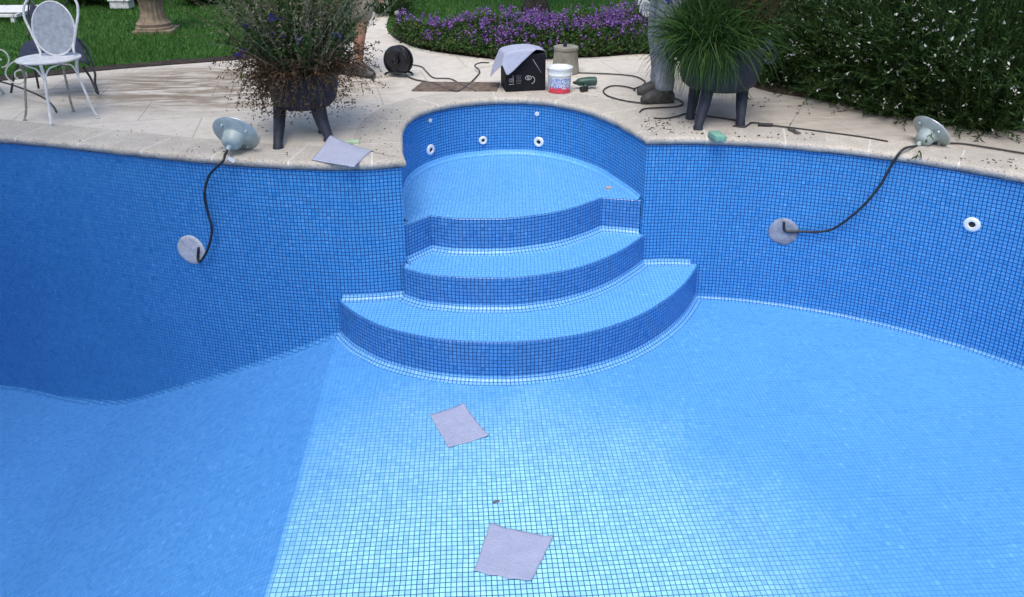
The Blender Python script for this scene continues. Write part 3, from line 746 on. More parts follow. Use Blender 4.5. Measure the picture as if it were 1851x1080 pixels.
# right planter
pr2 = at(1300, 212)
f1 = rel(1262, 234, pr2); f2 = rel(1338, 226, pr2); f3 = rel(1250, 218, pr2)
PRa = planter(pr2 + Vector((-.03, 0, 0)), .305, .215, .56, [(f1[0] + .03, f1[1], -.11, -.14), (f2[0] + .03, f2[1], .17, -.04), (f3[0] + .03, f3[1] + .05, -.14, .10)], [R(-5), R(176)], 'dark iron cauldron planter overflowing with long grassy green leaves, right of the alcove')
st = []; lc = {0: [], 1: [], 2: [], 3: []}; ld = {0: [], 1: [], 2: [], 3: []}
for i in range(2300):
    a = rng.uniform(0, 2 * math.pi); q = math.sqrt(rng.random()); tl = rng.uniform(.1, .75)
    p0 = (math.cos(a) * q * .17 - .09, math.sin(a) * q * .20, .50)
    s = arc_strand(p0, (math.cos(a) * tl * (.72 if math.cos(a) < 0 else .6) - .03, math.sin(a) * tl - .05, .9), rng.uniform(.22, .62), rng.uniform(.04, .30), 10, .15); st.append((s, rng.uniform(.005, .012), 0 if rng.random() < .6 else 1))
for i in range(330):
    a = rng.uniform(R(195), R(268)); tl = rng.uniform(.4, .8)
    s = arc_strand((math.cos(a) * .24, math.sin(a) * .24, .54), (math.cos(a) * tl, math.sin(a) * tl, .55), rng.uniform(.25, .42), rng.uniform(.3, .6), 10, .09); st.append((s, .006, 0 if rng.random() < .5 else 1))
strand_mesh('grass_leaves', [G_dark, G_mid], st, PRa)
cm_ = sph(2600) * rng.uniform(.2, 1, (2600, 1)) * np.array([.22, .22, .26]) + np.array([-.09, 0, .68]); cd_ = rng.normal(size=(2600, 3)) * .5 + np.array([0, 0, .6])
leaf_mesh('foliage', [G_dark, G_mid], [(cm_[:1900], cd_[:1900], .11, .010, 0), (cm_[1900:], cd_[1900:], .11, .009, 1)], PRa)
st = []
grow(420, .54, (.25, .7), .3, (.0, .08), .0035, 2, 0, 24, 2, lean=(.05, 0), r0=.13)
grow(160, .54, (.2, .6), .4, (.0, .12), .004, 1, 0, 20, 1, lean=(.05, 0), r0=.14)
for s in st: s[0][:, 0] += .15
for kk in (1, 2):
    for k in range(len(lc[kk])): lc[kk][k][:, 0] += .15
strand_mesh('dry_stem', [G_grey, G_dark, G_brown], st, PRa)
a2 = cat_(2); 
cc = np.array([aty(*q) - pr2 for q in ((1338, 58, 6.0 - .3), (1395, 75, 6.0), (1395, 8, 6.0), (1218, 2, 5.9))]); cc = np.repeat(cc, 10, 0) + rng.normal(size=(40, 3)) * .006
a1 = cat_(1); leaf_mesh('dry_foliage', [G_brown, G_violet, G_dark], [(*a2, .02, .008, 0), (*a1, .03, .010, 2), (cc, sph(40), .035, .025, 1)], PRa)

# ---------------------------------------------------------------- white wire chair and its neighbours
M_wire = mottled('chipped white paint', (.55, .56, .58), (.78, .79, .80), 18, .45, .15)
M_wired = mottled('weathered grey paint', (.20, .20, .17), (.38, .37, .33), 25, .6, .2)
M_mesh = mottled('pale grey perforated metal', (.27, .30, .35), (.40, .44, .49), 30, .6, .5)
M_navy = mottled('navy fabric', (.015, .022, .05), (.035, .045, .09), 12, .8, .3)
cb = at(98, 214)
ch = empty('garden_chair', cb, 0, 'white wire garden chair with oval grey backrest near the lawn', 'chair')
ft = [rel(45, 218, cb), rel(93, 230, cb), rel(177, 214, cb), rel(133, 202, cb)]
sc0 = aty(88, 106, cb.y) - cb; SZ = sc0.z
seatc = Vector((sc0.x, 0, SZ)); sr = .205
mb = MB(); ring = [seatc + Vector((math.cos(a) * sr, math.sin(a) * sr * .98, 0)) for a in [k * math.pi / 14 for k in range(28)]]
sd = MB(); sd.lathe([(.001, SZ + .004), (sr * .9, SZ + .006), (sr * .99, SZ + .002), (sr * .99, SZ - .006), (.001, SZ - .004)], 32, Matrix.Translation((seatc.x, seatc.y, 0)), cap=False)
sd.build('seat', M_wire, ch, smooth=True, auto=60)
mb.tube(ring, .0085, 8, closed=True)
mb.build('seat_ring', M_wire, ch, smooth=True)
for k, (fx, fy) in enumerate(ft):
    dv = Vector((fx - seatc.x, fy - seatc.y, 0)).normalized() * sr * .96
    top = seatc + dv; foot = Vector((fx, fy, .012)); mid = (top * .5 + foot * .5) - dv * .12
    lb = MB(); lb.tube(catmull([top + Vector((0, 0, -.004)), top * .75 + foot * .25 - dv * .16, mid, foot * .85 + top * .15 - dv * .08, foot], 5), [.0085] * 20 + [.006] if k != 1 else [.011] * 21, 8)
    lb.tube([foot + Vector((-.012, 0, -.008)), foot + Vector((.012, 0, -.008))], .006, 6)
    # curved brace rising from the leg to the seat ring on both sides
    for sg in (-1, 1):
        e = seatc + Matrix.Rotation(sg * R(42), 3, 'Z') @ (dv * .99)
        lb.tube(catmull([top * .72 + foot * .28 - dv * .14, top * .9 + foot * .1 + (e - top) * .3 - dv * .05, e + (top - e) * .25 + Vector((0, 0, -.02)), e], 5), .006, 6)
    lb.build('leg', M_wire if k in (1, 2) else M_wired, ch, smooth=True)
# backrest: splayed frame, oval panel, leaning back a little; faces the viewer
def bk(px, py, dy=.0): return aty(px, py, cb.y + dy) - cb
fr = [bk(74, 105, .06), bk(72, 92, .08), bk(58, 62, .10), bk(43, 28, .13), bk(47, 4, .15), bk(66, -14, .17), bk(92, -20, .17), bk(122, -14, .17), bk(138, 4, .15), bk(141, 24, .13), bk(137, 55, .10), bk(133, 84, .08), bk(134, 96, .06)]
mb = MB(); mb.tube(catmull(fr, 6), .009, 8); mb.build('back_frame', M_wire, ch, smooth=True)
oc = bk(97, 52, .105); ov = []; ax = Vector((1, .03, 0)).normalized(); ay = Vector((-.03, .16, 1)).normalized()
osx, osy = 37 * 5.75 / 1400, 46 * 5.75 / 1400 * 1.03
for k in range(36): a = 2 * math.pi * k / 36; ov.append(oc + ax * math.cos(a) * osx + ay * math.sin(a) * osy)
mb = MB(); mb.tube(ov, .0065, 8, closed=True); mb.build('back_hoop', M_wire, ch, smooth=True)
mb = MB(); nrm_ = ax.cross(ay); mb.add([p - nrm_ * .002 for p in ov] + [p + nrm_ * .002 for p in ov], [tuple(range(36)), tuple(range(71, 35, -1))] + [(k, (k + 1) % 36, 36 + (k + 1) % 36, 36 + k) for k in range(36)])
mb.build('back_panel', M_mesh, ch)

# dark folding chair with a navy cloth over it, behind
nb = at(118, 176); nc = empty('dark_chair', nb, 0, 'dark chair draped with a navy cloth, behind the white wire chair', 'chair')
M_blackm = mottled('black painted steel', (.01, .011, .014), (.03, .03, .035), 20, .4, .1)
def nk(px, py, dy=0): return aty(px, py, nb.y + dy) - nb
for pts in ([nk(145, 104), nk(170, 128, -.02), nk(172, 150, -.04), nk(178, 171, -.06)], [nk(150, 122, .1), nk(163, 140, .05), nk(175, 168, -.05)], [nk(38, 106), nk(28, 128), nk(24, 145, .0), nk(20, 168, .0)], [nk(60, 118, .2), nk(66, 140, .22), nk(70, 160, .25)]):
    b_ = MB(); b_.tube(catmull(pts, 4), .009, 8); b_.build('leg', M_blackm, nc, smooth=True)
def drape(rows, name, mat, parent, th=.006, per=5):
    R2 = [catmull(r_, per) for r_ in rows]; cols = list(zip(*R2)); cols = [catmull(list(c_), per) for c_ in cols]
    n1_, n2_ = len(cols), len(cols[0]); mb = MB(); vs = [p for c_ in cols for p in c_]
    mb.add(vs, [(i * n2_ + j, (i + 1) * n2_ + j, (i + 1) * n2_ + j + 1, i * n2_ + j + 1) for i in range(n1_ - 1) for j in range(n2_ - 1)])
    o = mb.build(name, mat, parent, smooth=True); s = o.modifiers.new('solid', 'SOLIDIFY'); s.thickness = th; s.offset = 0; return o
drape([[nk(44, 78, .18), nk(70, 70, .22), nk(110, 62, .24), nk(138, 66, .2)], [nk(36, 92, .05), nk(70, 92, .1), nk(115, 86, .1), nk(150, 90, .05)], [nk(35, 106, -.1), nk(70, 104, -.08), nk(120, 104, -.06), nk(162, 118, -.02)]], 'seat_cloth', M_navy, nc)
drape([[nk(54, 8, .32), nk(80, 12, .35), nk(118, 10, .34)], [nk(54, 40, .28), nk(80, 42, .30), nk(126, 42, .28)], [nk(62, 74, .22), nk(92, 76, .24), nk(136, 76, .2)]], 'back_cloth', M_navy, nc)
drape([[nk(136, 66, .2), nk(150, 84, .14), nk(162, 104, .08)], [nk(146, 72, .12), nk(160, 92, .05), nk(171, 122, .0)]], 'side_cloth', M_navy, nc)
b_ = MB(); b_.tube(catmull([nk(52, 70, .2), nk(51, 30, .3), nk(54, 0, .34), nk(68, 16, .3), nk(95, 20, .3), nk(116, 12, .32), nk(124, -6, .34)], 5), .007, 8); b_.build('back_frame', M_blackm, nc, smooth=True)

# scrolled iron table base at the left edge
tb = at(-20, 190); tt = empty('garden_table', tb, 0, 'pale scrolled wrought iron garden table at the left edge of the photo', 'table')
M_scroll = mottled('pale green grey paint', (.42, .45, .40), (.6, .62, .58), 20, .5, .15)
def tk(px, py, dy=0): return aty(px, py, tb.y + dy) - tb
def spiral(c, r0, r1, a0, a1, n=26): return [c + Vector((math.cos(a0 + (a1 - a0) * k / n) * (r0 + (r1 - r0) * k / n), 0, math.sin(a0 + (a1 - a0) * k / n) * (r0 + (r1 - r0) * k / n))) for k in range(n + 1)]
b_ = MB(); b_.tube(spiral(tk(-1, 103), .085, .02, R(-90), R(300)), .006, 8); b_.tube(catmull([tk(-1, 119), tk(-18, 124), tk(-34, 110)], 6), .006, 8); b_.build('scroll', M_scroll, tt, smooth=True)
b_ = MB(); b_.tube(catmull([tk(34, 107, -.05), tk(17, 118, -.05), tk(10, 132, -.05), tk(18, 146, -.05), tk(34, 152, -.05), tk(46, 145, -.05), tk(47, 133, -.05), tk(38, 127, -.05), tk(28, 131, -.05), tk(28, 140, -.05), tk(33, 143, -.05)], 6), .006, 8); b_.build('scroll', M_scroll, tt, smooth=True)
lgp = [at(-60, 140, .2), at(0, 148, .12), at(45, 162, .1), at(80, 178, .05), at(96, 192, .03), at(102, 203, .005)]
b_ = MB(); b_.tube(catmull([p - tb for p in lgp], 5), .007, 8); b_.build('leg', M_blackm, tt, smooth=True)
for dx, dy in ((-.55, .2), (-.1, .35), (-.5, -.25)):
    b_ = MB(); b_.tube(catmull([(dx * .6, dy * .6, .68), (dx * .3, dy * .3, .4), (dx * .6, dy * .6, .15), (dx, dy, 0.006)], 6), .010, 8); b_.build('leg', M_scroll, tt, smooth=True)
b_ = MB(); b_.lathe([(.001, .70), (.38, .70), (.40, .69), (.40, .675), (.001, .675)], 40, Matrix.Translation((-.42, 0, 0)), cap=False); b_.build('table_top', M_scroll, tt, smooth=True, auto=40)

# white slatted lounger on the lawn, top left
lo = at(28, 34); lg = empty('sun_lounger', lo, 0, 'white slatted lounger on the lawn in the top left corner', 'sun lounger')
mb = MB()
for k in range(9):
    t = k / 8; a = Vector((-1.7, -.30 + .60 * t, .115)); b2 = Vector((.26 - .12 * t, -.24 + .60 * t + .05, .115)); d = b2 - a
    mb.box((a + b2) / 2, (d.length, .052, .014), Matrix.Rotation(math.atan2(d.y, d.x), 3, 'Z'))
mb.build('slats', M_wire, lg, bevel=.004)
mb = MB(); mb.box((-.75, -.30, .085), (1.85, .035, .04)); mb.box((-.75, .36, .085), (1.85, .035, .04)); mb.box((.20, .03, .083), (.04, .68, .04)); mb.build('frame', M_wire, lg, bevel=.004)
for (x_, y_) in ((.15, -.28), (.1, .33), (-1.5, -.28), (-1.5, .33)):
    mb = MB(); mb.box((x_, y_, .03), (.05, .05, .09), taper=.9); mb.build('leg', M_wire, lg, bevel=.004)

# stone urn on the lawn
ub = at(280, 55); un = empty('stone_urn', ub, 0, 'large fluted terracotta coloured stone urn standing on the lawn', 'urn')
M_stone = mottled('weathered brown stone', (.13, .10, .07), (.27, .21, .15), 10, .9, .7)
us = ub.length / 1400 * 1.0; us = 8.0 / 1400
mb = MB(); prof = [(37, 0), (37, 8), (34, 10), (35, 16), (30, 20), (25, 28), (22, 44), (23, 60), (27, 70), (33, 76), (40, 90), (52, 115), (60, 145), (62, 170), (66, 182), (66, 190), (58, 190)]
K = 64; vs = []
for r_, z_ in prof:
    for k in range(K):
        a = 2 * math.pi * k / K; fl_ = 1 + (.045 * math.cos(a * 16) if 18 < z_ < 80 or 100 < z_ < 172 else 0); vs.append((math.cos(a) * r_ * us * fl_, math.sin(a) * r_ * us * fl_, z_ * us))
mb.add(vs, [(i * K + k, i * K + (k + 1) % K, (i + 1) * K + (k + 1) % K, (i + 1) * K + k) for i in range(len(prof) - 1) for k in range(K)] + [tuple(range(K))[::-1]])
mb.build('urn_body', M_stone, un, smooth=True, auto=40)
mb = MB(); mb.box((0.02, 0, .0), (.46, .46, .05), Matrix.Rotation(R(12), 3, 'Z')); mb.build('plinth', M_stone, un, bevel=.006)

# pale trough at the far end of the lawn
bb = at(222, 15); bn = MB(); bn.box((0, 0, .055), (.27, .20, .11)); bn.box((0, 0, .118), (.31, .24, .022))
o = bn.build('stone_trough', M_wire, bevel=.01); o.location = bb; tag(o, 'small pale stone trough far back on the lawn in front of dark shrubs', 'trough')
for k, (px, lab) in enumerate(((130, 'left dark shrub at the back edge of the lawn'), (185, 'middle dark shrub behind the small pale bench'), (350, 'dark shrub at the back of the lawn behind the urn'))):
    p = at(px, 17); shrub('back_shrub', .9, .42, 350, 9000, 0, lab, M2, Vector((p.x, p.y + .5, 0)), (0, 0), .07)['group'] = 'dark shrubs at the back of the lawn'

# ---------------------------------------------------------------- things on the patio
M_green_foam = mottled('green foam', (.14, .33, .25), (.22, .43, .34), 40, .95, .6)
M_palegreen = mottled('pale green foam', (.36, .50, .34), (.45, .58, .42), 40, .95, .5)
def slab(name, c, dims, rz, mat, label, cat, lumps=.004):
    bm = bmesh.new(); bmesh.ops.create_cube(bm, size=1)
    for v in bm.verts: v.co = Vector((v.co.x * dims[0], v.co.y * dims[1], v.co.z * dims[2] + dims[2] / 2))
    bmesh.ops.bevel(bm, geom=bm.edges[:], offset=min(dims) * .06, segments=1, affect='EDGES'); bmesh.ops.subdivide_edges(bm, edges=bm.edges[:], cuts=2, use_grid_fill=True)
    for v in bm.verts: v.co += Vector((noise.noise(v.co * 30), noise.noise(v.co * 30 + Vector((5, 5, 5))), .5 * noise.noise(v.co * 25))) * lumps * (1 if v.co.z > .002 else .0)
    me = bpy.data.meshes.new(name); bm.to_mesh(me); bm.free(); me.materials.append(mat)
    for p in me.polygons: p.use_smooth = True
    o = bpy.data.objects.new(name, me); C.objects.link(o); o.location = c; o.rotation_euler = (0, 0, rz); return tag(o, label, cat)
slab('sponge', at(1296, 252), (.075, .125, .042), R(12), M_green_foam, 'green foam sponge on the coping right of the alcove', 'sponge', .0015)
slab('sponge', at(638, 259), (.09, .055, .02), R(10), M_palegreen, 'flat pale green sponge behind the felt sheet on the coping', 'sponge', .002)
slab('tile_scrap', Vector((*at(1100, 341, ZA).xy, ZA + .002)), (.04, .018, .01), R(5), mottled('orange plastic', (.5, .2, .06), (.75, .6, .45), 90, .5, .1), 'tiny orange and white scrap lying on the top step', 'debris', .001)
slab('leaf_scrap', Vector((*at(897, 908, FZ).xy, FZ + .001)), (.03, .012, .004), R(20), mottled('dry leaf', (.1, .1, .12), (.2, .18, .18), 60, .9, .3), 'tiny dark scrap on the pool floor between the two felt pieces', 'debris', .003)

# felt pieces
def felt_mat(nm, a, b2): return mottled(nm, tuple(q * .9 for q in b2), b2, 14, .95, 1.0, detail=10, bdist=.005)
M_felt = felt_mat('grey lilac felt', (.30, .33, .46), (.40, .43, .56)); M_feltd = felt_mat('soiled grey felt', (.20, .23, .34), (.37, .41, .57))
def sheet(name, quad, mat, label, amp=.006, lift=None, n=22, group=None, th=.003, jag=.004, base=0):
    q = [Vector(p) for p in quad]; vs = []
    for i in range(n + 1):
        for j in range(n + 1):
            u, v = i / n, j / n; p = q[0] * (1 - u) * (1 - v) + q[1] * u * (1 - v) + q[2] * u * v + q[3] * (1 - u) * v
            ed = min(u, v, 1 - u, 1 - v)
            k = 1 if ed < .001 else 0
            p = p + Vector((noise.noise(p * 23), noise.noise(p * 23 + Vector((3, 1, 2))), 0)) * jag * k * 1.6
            p.z += abs(noise.noise(p * 6)) * amp + abs(noise.noise(p * 17)) * amp * .5 + th
            if lift: p.z += lift(u, v)
            vs.append(p)
    mb = MB(); mb.add(vs, [(i * (n + 1) + j, (i + 1) * (n + 1) + j, (i + 1) * (n + 1) + j + 1, i * (n + 1) + j + 1) for i in range(n) for j in range(n)])
    ctr = sum(q, Vector()) / 4; mb.v = [tuple(Vector(v) - ctr) for v in mb.v]
    o = mb.build(name, mat, smooth=True); o.location = ctr; s = o.modifiers.new('solid', 'SOLIDIFY'); s.thickness = th; s.offset = 0
    return tag(o, label, 'felt sheet', group)
Z = FZ
sheet('felt_sheet', [at(778, 752, Z), at(838, 733, Z), at(883, 790, Z), at(810, 811, Z)], M_feltd, 'smaller grey felt square on the pool floor, nearer the steps', .006, lambda u, v: .010 * (abs(2 * u - 1) * abs(2 * v - 1)) ** 4 * (.4 + u), group='felt pieces left lying about')
sheet('felt_sheet', [at(857, 1035, Z), at(885, 948, Z), at(999, 975, Z), at(960, 1054, Z)], M_feltd, 'larger grey felt square on the pool floor, farther from the steps', .008, lambda u, v: .012 * (abs(2 * u - 1) * abs(2 * v - 1)) ** 4 * (.3 + v), group='felt pieces left lying about')
sheet('felt_sheet', [at(563, 291), at(598, 259), at(672, 273), at(640, 303)], M_felt, 'grey felt sheet curling up on the coping below the left planter', .004, lambda u, v: .045 * max(0, 1 - math.hypot(u - 1, v) * 1.0) * 1 if False else .05 * max(0, 1 - math.hypot((u - 1) * .9 + .0, v * 1.1)) ** 1.5, group='felt pieces left lying about')

# pool lamps
M_lamp = mottled('pale grey green lamp housing', (.27, .34, .34), (.38, .46, .46), 14, .45, .1); M_steel = mottled('satin steel rim', (.45, .48, .52), (.62, .65, .7), 20, .3, .05, metal=.6)
def lamp(c, axis, r, label):
    root = empty('pool_lamp', c, 0, label, 'pool lamp', 'pool lamps pulled out onto the coping'); q = frame_to(axis)
    mb = MB(); mb.lathe([(r * .3, .0), (r * .90, .0), (r, -.006), (r, .006), (r * .93, .014), (r * .62, .024), (r * .50, .034), (r * .46, .055), (r * .42, .085), (r * .34, .102), (r * .22, .112), (.001, .114)], 40, q, cap=False)
    mb.build('housing', M_lamp, root, smooth=True, auto=40)
    g = MB(); g.lathe([(.001, -.012), (r * .5, -.012), (r * .9, -.006), (r * .96, -.001)], 36, q, cap=False); g.build('lens', M_steel, root, smooth=True)
    mb = MB(); mb.tube([q @ Vector((math.cos(2 * math.pi * k / 40) * r, math.sin(2 * math.pi * k / 40) * r, 0)) for k in range(40)], .006, 8, closed=True); mb.build('rim', M_steel, root, smooth=True)
    for k in range(4):
        a = k * math.pi / 2 + .5; p = Vector((math.cos(a) * r * .74, math.sin(a) * r * .74, .018)); b2 = MB(); b2.lathe([(.009, 0), (.009, .012), (.005, .016), (.001, .016)], 10, q @ Matrix.Translation(p)); b2.build('bolt', M_steel, root, smooth=True, auto=40)
    mb = MB(); mb.lathe([(.016, .108), (.016, .13), (.010, .145)], 14, q); mb.build('cable_gland', M_lamp, root, smooth=True, auto=40)
    return Vector(c) + q @ Vector((0, 0, .146))
def rest(px, py, axis, r):     # height so that rim or gland touches the stone
    a = Vector(axis).normalized(); low = min(-r * math.sqrt(1 - a.z ** 2) , a.z * .146 - .012)
    return -low
a1 = (-.14, -.80, -.46); h = rest(0, 0, a1, .145); c1 = aty(428, 252, at(427, 280).y + .05); c1.z = max(c1.z, h) ; 
tip1 = lamp(c1, a1, .147, 'left pool lamp with its conical back facing the viewer, resting on the coping')
a2_ = (-.66, -.30, -.55); c2 = aty(1684, 238, at(1690, 262).y + .02); c2.z = max(c2.z, rest(0, 0, a2_, .125) - .01)
tip2 = lamp(c2, a2_, .128, 'right pool lamp tipped on its edge on the coping, its cone pointing left')
def cable(name, pts, r, label, mat=M_rubber, per=8, group='cables trailing over the patio'):
    mb = MB(); P = catmull(pts, per); o0 = Vector(P[0]); mb.tube([p - o0 for p in P], r, 8); o = mb.build(name, mat, smooth=True); o.location = o0; return tag(o, label, 'cable', group)
def wp(px, py, off, path): return wall_hit(px, py, off, path)[0]
cable('lamp_cable', [tip1, (tip1 * .5 + at(402, 291, .015) * .5), at(402, 293, .012), wp(388, 312, .06, pL), wp(380, 345, .06, pL), wp(384, 380, .05, pL), wp(391, 410, .05, pL), wp(386, 442, .06, pL), wp(371, 467, .05, pL), wp(361, 466, .02, pL), wp(361, 446, .012, pL)], .0085, 'black cable from the left pool lamp down to its wall niche', group='pool lamp cables')
cable('lamp_cable', [tip2, at(1632, 271, .03), wp(1612, 296, .05, pR), wp(1590, 333, .06, pR), wp(1556, 372, .06, pR), wp(1510, 407, .05, pR), wp(1480, 416, .035, pR), wp(1450, 417, .02, pR), wp(1420, 417, .014, pR), wp(1417, 400, .014, pR)], .0085, 'black cable from the right pool lamp down to its wall niche', group='pool lamp cables')
mb = MB(); t_ = wp(412, 297, .05, pL); mb.box((0, 0, 0), (.045, .002, .022), Matrix.Rotation(R(35), 3, 'Y')); o = mb.build('cable_tag', M_white); o.location = at(418, 289, .03); tag(o, 'small white paper tag on the left lamp cable', 'tag')

# trailing cables on the paving
Zc = .006
def gp(L, z=Zc): return [at(a, b2, z) for a, b2 in L]
cable('extension_cable', gp([(1046, 132), (1080, 133), (1120, 135), (1150, 139), (1166, 148), (1160, 155), (1146, 161), (1148, 164)]), .006, 'dark cable running right from the tub to the worker')
cable('extension_cable', gp([(1148, 161), (1125, 156), (1104, 156), (1091, 163), (1096, 172), (1115, 179), (1140, 184), (1170, 186), (1205, 176), (1225, 180), (1235, 187), (1222, 193), (1190, 195), (1165, 197), (1156, 203)]), .006, 'looped dark cable lying around the boots of the worker')
cable('extension_cable', gp([(1182, 214), (1205, 214), (1225, 210), (1240, 206), (1262, 208), (1300, 213), (1338, 219)]), .006, 'dark cable passing between the legs of the right planter')
cable('extension_cable', gp([(1325, 228), (1345, 230), (1352, 226), (1359, 222), (1372, 223), (1390, 226), (1430, 231), (1500, 240), (1560, 248), (1605, 256)]), .006, 'dark cable along the coping between the right planter and the right lamp')
cable('extension_cable', gp([(1712, 259), (1740, 260), (1780, 266), (1830, 274), (1880, 282)]), .006, 'dark cable running off to the right behind the right lamp')
cable('extension_cable', gp([(743, 117), (762, 121), (772, 131), (785, 141), (815, 143), (838, 156), (860, 165)]), .0055, 'thin cable from the black reel across the drain cover')
cable('extension_cable', gp([(730, 135), (750, 144), (780, 150), (805, 161), (828, 165), (845, 155), (866, 133)]) + [at(864, 125, .03), at(858, 119, .04), at(868, 114, .05), at(884, 114, .04)], .0065, 'thicker black cable from the reel to the covered box')
# plug joint and a clip
mb = MB(); mb.tube([(-.05, 0, .012), (.05, -.012, .012)], .012, 8); o = mb.build('cable_plug', M_rubber, smooth=True, auto=40); o.location = at(1383, 228); tag(o, 'small black plug joint on the cable by the coping', 'plug')
mb = MB(); mb.box((0, 0, .008), (.03, .10, .012), Matrix.Rotation(R(20), 3, 'Z')); mb.tube([(-.012, -.05, .012), (.0, .0, .022), (.012, .05, .012)], .006, 6); o = mb.build('spring_clip', mottled('dull metal', (.08, .08, .08), (.2, .2, .19), 20, .5, .1, metal=.5), bevel=.002); o.location = at(1436, 240); tag(o, 'dull metal clip lying beside the cable on the right coping', 'clip')

# black cable reel
rbp = at(722, 137); rl = empty('cable_reel', rbp, 0, 'black round cable reel on a small stand, at the mouth of the path', 'cable reel')
rdc = aty(720, 109, rbp.y) - rbp; rr_ = 26 / 1400 * (rbp.y * math.cos(TH_) + 1.5 * math.sin(TH_)) * 1.03
axr = Vector((-.36, -.93, .08)).normalized()
M_gloss = mottled('glossy black plastic', (.008, .008, .011), (.018, .018, .022), 10, .15, .02)
for sg, nm in ((1, 'front_disc'), (-1, 'rear_disc')):
    mb = MB(); q = frame_to(axr, rdc + axr * sg * .035); mb.lathe([(.001, 0), (rr_ * .55, .004 * sg), (rr_ * .93, .006 * sg), (rr_, .0), (rr_ * .93, -.006 * sg), (.001, -.004 * sg)], 40, q, cap=False); mb.build(nm, M_gloss, rl, smooth=True, auto=50)
mb = MB(); mb.lathe([(rr_ * .62, -.033), (rr_ * .68, -.015), (rr_ * .64, 0), (rr_ * .70, .015), (rr_ * .62, .033)], 32, frame_to(axr, rdc)); mb.build('wound_cable', M_rubber, rl, smooth=True)
mb = MB(); q = frame_to(axr, rdc + axr * .043); mb.lathe([(.03, 0), (.03, .02), (.012, .03), (.001, .03)], 16, q, cap=False); mb.tube([q @ Vector((0, 0, .02)), q @ Vector((.02, rr_ * .5, .02)), q @ Vector((.02, rr_ * .5, .06))], .007, 8); mb.build('crank_handle', M_gloss, rl, smooth=True, auto=40)
mb = MB(); sx_ = Vector((axr.y, -axr.x, 0)).normalized() * -1
for sg in (-1, 1):
    o_ = Vector((rdc.x, rdc.y, 0)) + axr * sg * .065; mb.tube(catmull([o_ - sx_ * .11 + Vector((0, 0, .008)), o_ - sx_ * .08 + Vector((0, 0, .03)), o_ + Vector((0, 0, .035)), o_ + sx_ * .08 + Vector((0, 0, .03)), o_ + sx_ * .11 + Vector((0, 0, .008))], 4), .010, 8)
    mb.tube([o_ + Vector((0, 0, .03)), Vector((rdc.x, rdc.y, rdc.z * .45)) + axr * sg * .05], .010, 8)
mb.build('stand', M_gloss, rl, smooth=True)

# rusty slatted drain cover
dq = [at(744, 165, .0), at(764, 149, .0), at(902, 150, .0), at(896, 166, .0)]
M_rust = mottled('rusty brown iron', (.10, .075, .06), (.25, .19, .15), 16, .9, .6)
mb = MB(); ctr = sum(dq, Vector()) / 4
for k in range(9):
    t0, t1 = k / 9, (k + .62) / 9
    a, b2 = dq[0].lerp(dq[1], t0), dq[0].lerp(dq[1], t1); c_, d_ = dq[3].lerp(dq[2], t0), dq[3].lerp(dq[2], t1)
    vs = [a, c_, d_, b2]; lo_ = [p - ctr + Vector((0, 0, .0)) for p in vs]; hi_ = [p - ctr + Vector((0, 0, .009)) for p in vs]
    mb.add(lo_ + hi_, [(0, 3, 2, 1), (4, 5, 6, 7), (0, 1, 5, 4), (1, 2, 6, 5), (2, 3, 7, 6), (3, 0, 4, 7)])
for t in (.0, .33, .66, .985):
    a = dq[0].lerp(dq[3], t); b2 = dq[1].lerp(dq[2], t); w_ = (dq[3] - dq[0]).normalized() * .02
    vs = [a, a + w_, b2 + w_, b2]; mb.add([p - ctr + Vector((0, 0, .0)) for p in vs] + [p - ctr + Vector((0, 0, .006)) for p in vs], [(0, 3, 2, 1), (4, 5, 6, 7), (0, 1, 5, 4), (1, 2, 6, 5), (2, 3, 7, 6), (3, 0, 4, 7)])
o = mb.build('drain_cover', M_rust); o.location = ctr; tag(o, 'brown slatted drain cover set in the patio behind the alcove', 'drain cover')

# black printed box under a felt sheet
fl = at(910, 165); frr = at(981, 166)
ang = math.atan2(frr.y - fl.y, frr.x - fl.x) + R(2)
WX = (frr - fl).length * 1.03; WY = .24; HZ = .31
bx_ = empty('black_box', (fl + frr) / 2 + Vector((0, WY / 2, 0)), ang + R(12), 'black printed cardboard box half covered by a grey felt sheet', 'box')
M_blk = mottled('black printed card', (.006, .006, .010), (.011, .011, .017), 6, .65, .1, spec=.2)
M_blks = mottled('grey black card side', (.05, .05, .05), (.08, .08, .078), 6, .6, .15)
mb = MB(); mb.box((0, 0, HZ / 2 + .001), (WX, WY, HZ)); o = mb.build('carton', M_blk, bx_, bevel=.004)
fy = -WY / 2 - .0015
M_print = mottled('grey white print', (.35, .36, .38), (.5, .51, .53), 20, .6, .05)
mb = MB()
def strip(P, r_): mb.tube([Vector((a, fy, b2)) for a, b2 in P], r_, 6)
def ringp(cx, cz, rx, rz, a0=0, a1=360, n=18): return [(cx + rx * math.cos(R(a0 + (a1 - a0) * k / n)), cz + rz * math.sin(R(a0 + (a1 - a0) * k / n))) for k in range(n + 1)]
strip(ringp(.022, .115, .026, .017), .0028); strip(ringp(.045, .095, .032, .032, -80, 70), .003); strip(ringp(.022, .115, .010, .007), .002)
mb.build('emblem', M_print, bx_, smooth=True); mb = MB()
strip(ringp(-.125, .10, .016, .014), .0028); strip([(-.108, .14), (-.107, .07)], .0028); strip([(-.145, .065), (-.10, .065)], .0026); strip([(-.122, .085), (-.122, .115)], .002)
mb.build('lettering', M_print, bx_, smooth=True); mb = MB()
strip([(.06, .27), (.135, .15)], .0018)
mb.build('crease', M_print, bx_, smooth=True)
mb = MB()
for k in range(6): mb.box((-.06 + .0 * k, fy, .135 - k * .013), (.05 - .006 * (k % 3), .0012, .004))
mb.build('small_print', mottled('dim grey print', (.10, .10, .11), (.16, .16, .17), 20, .6, .05), bx_)
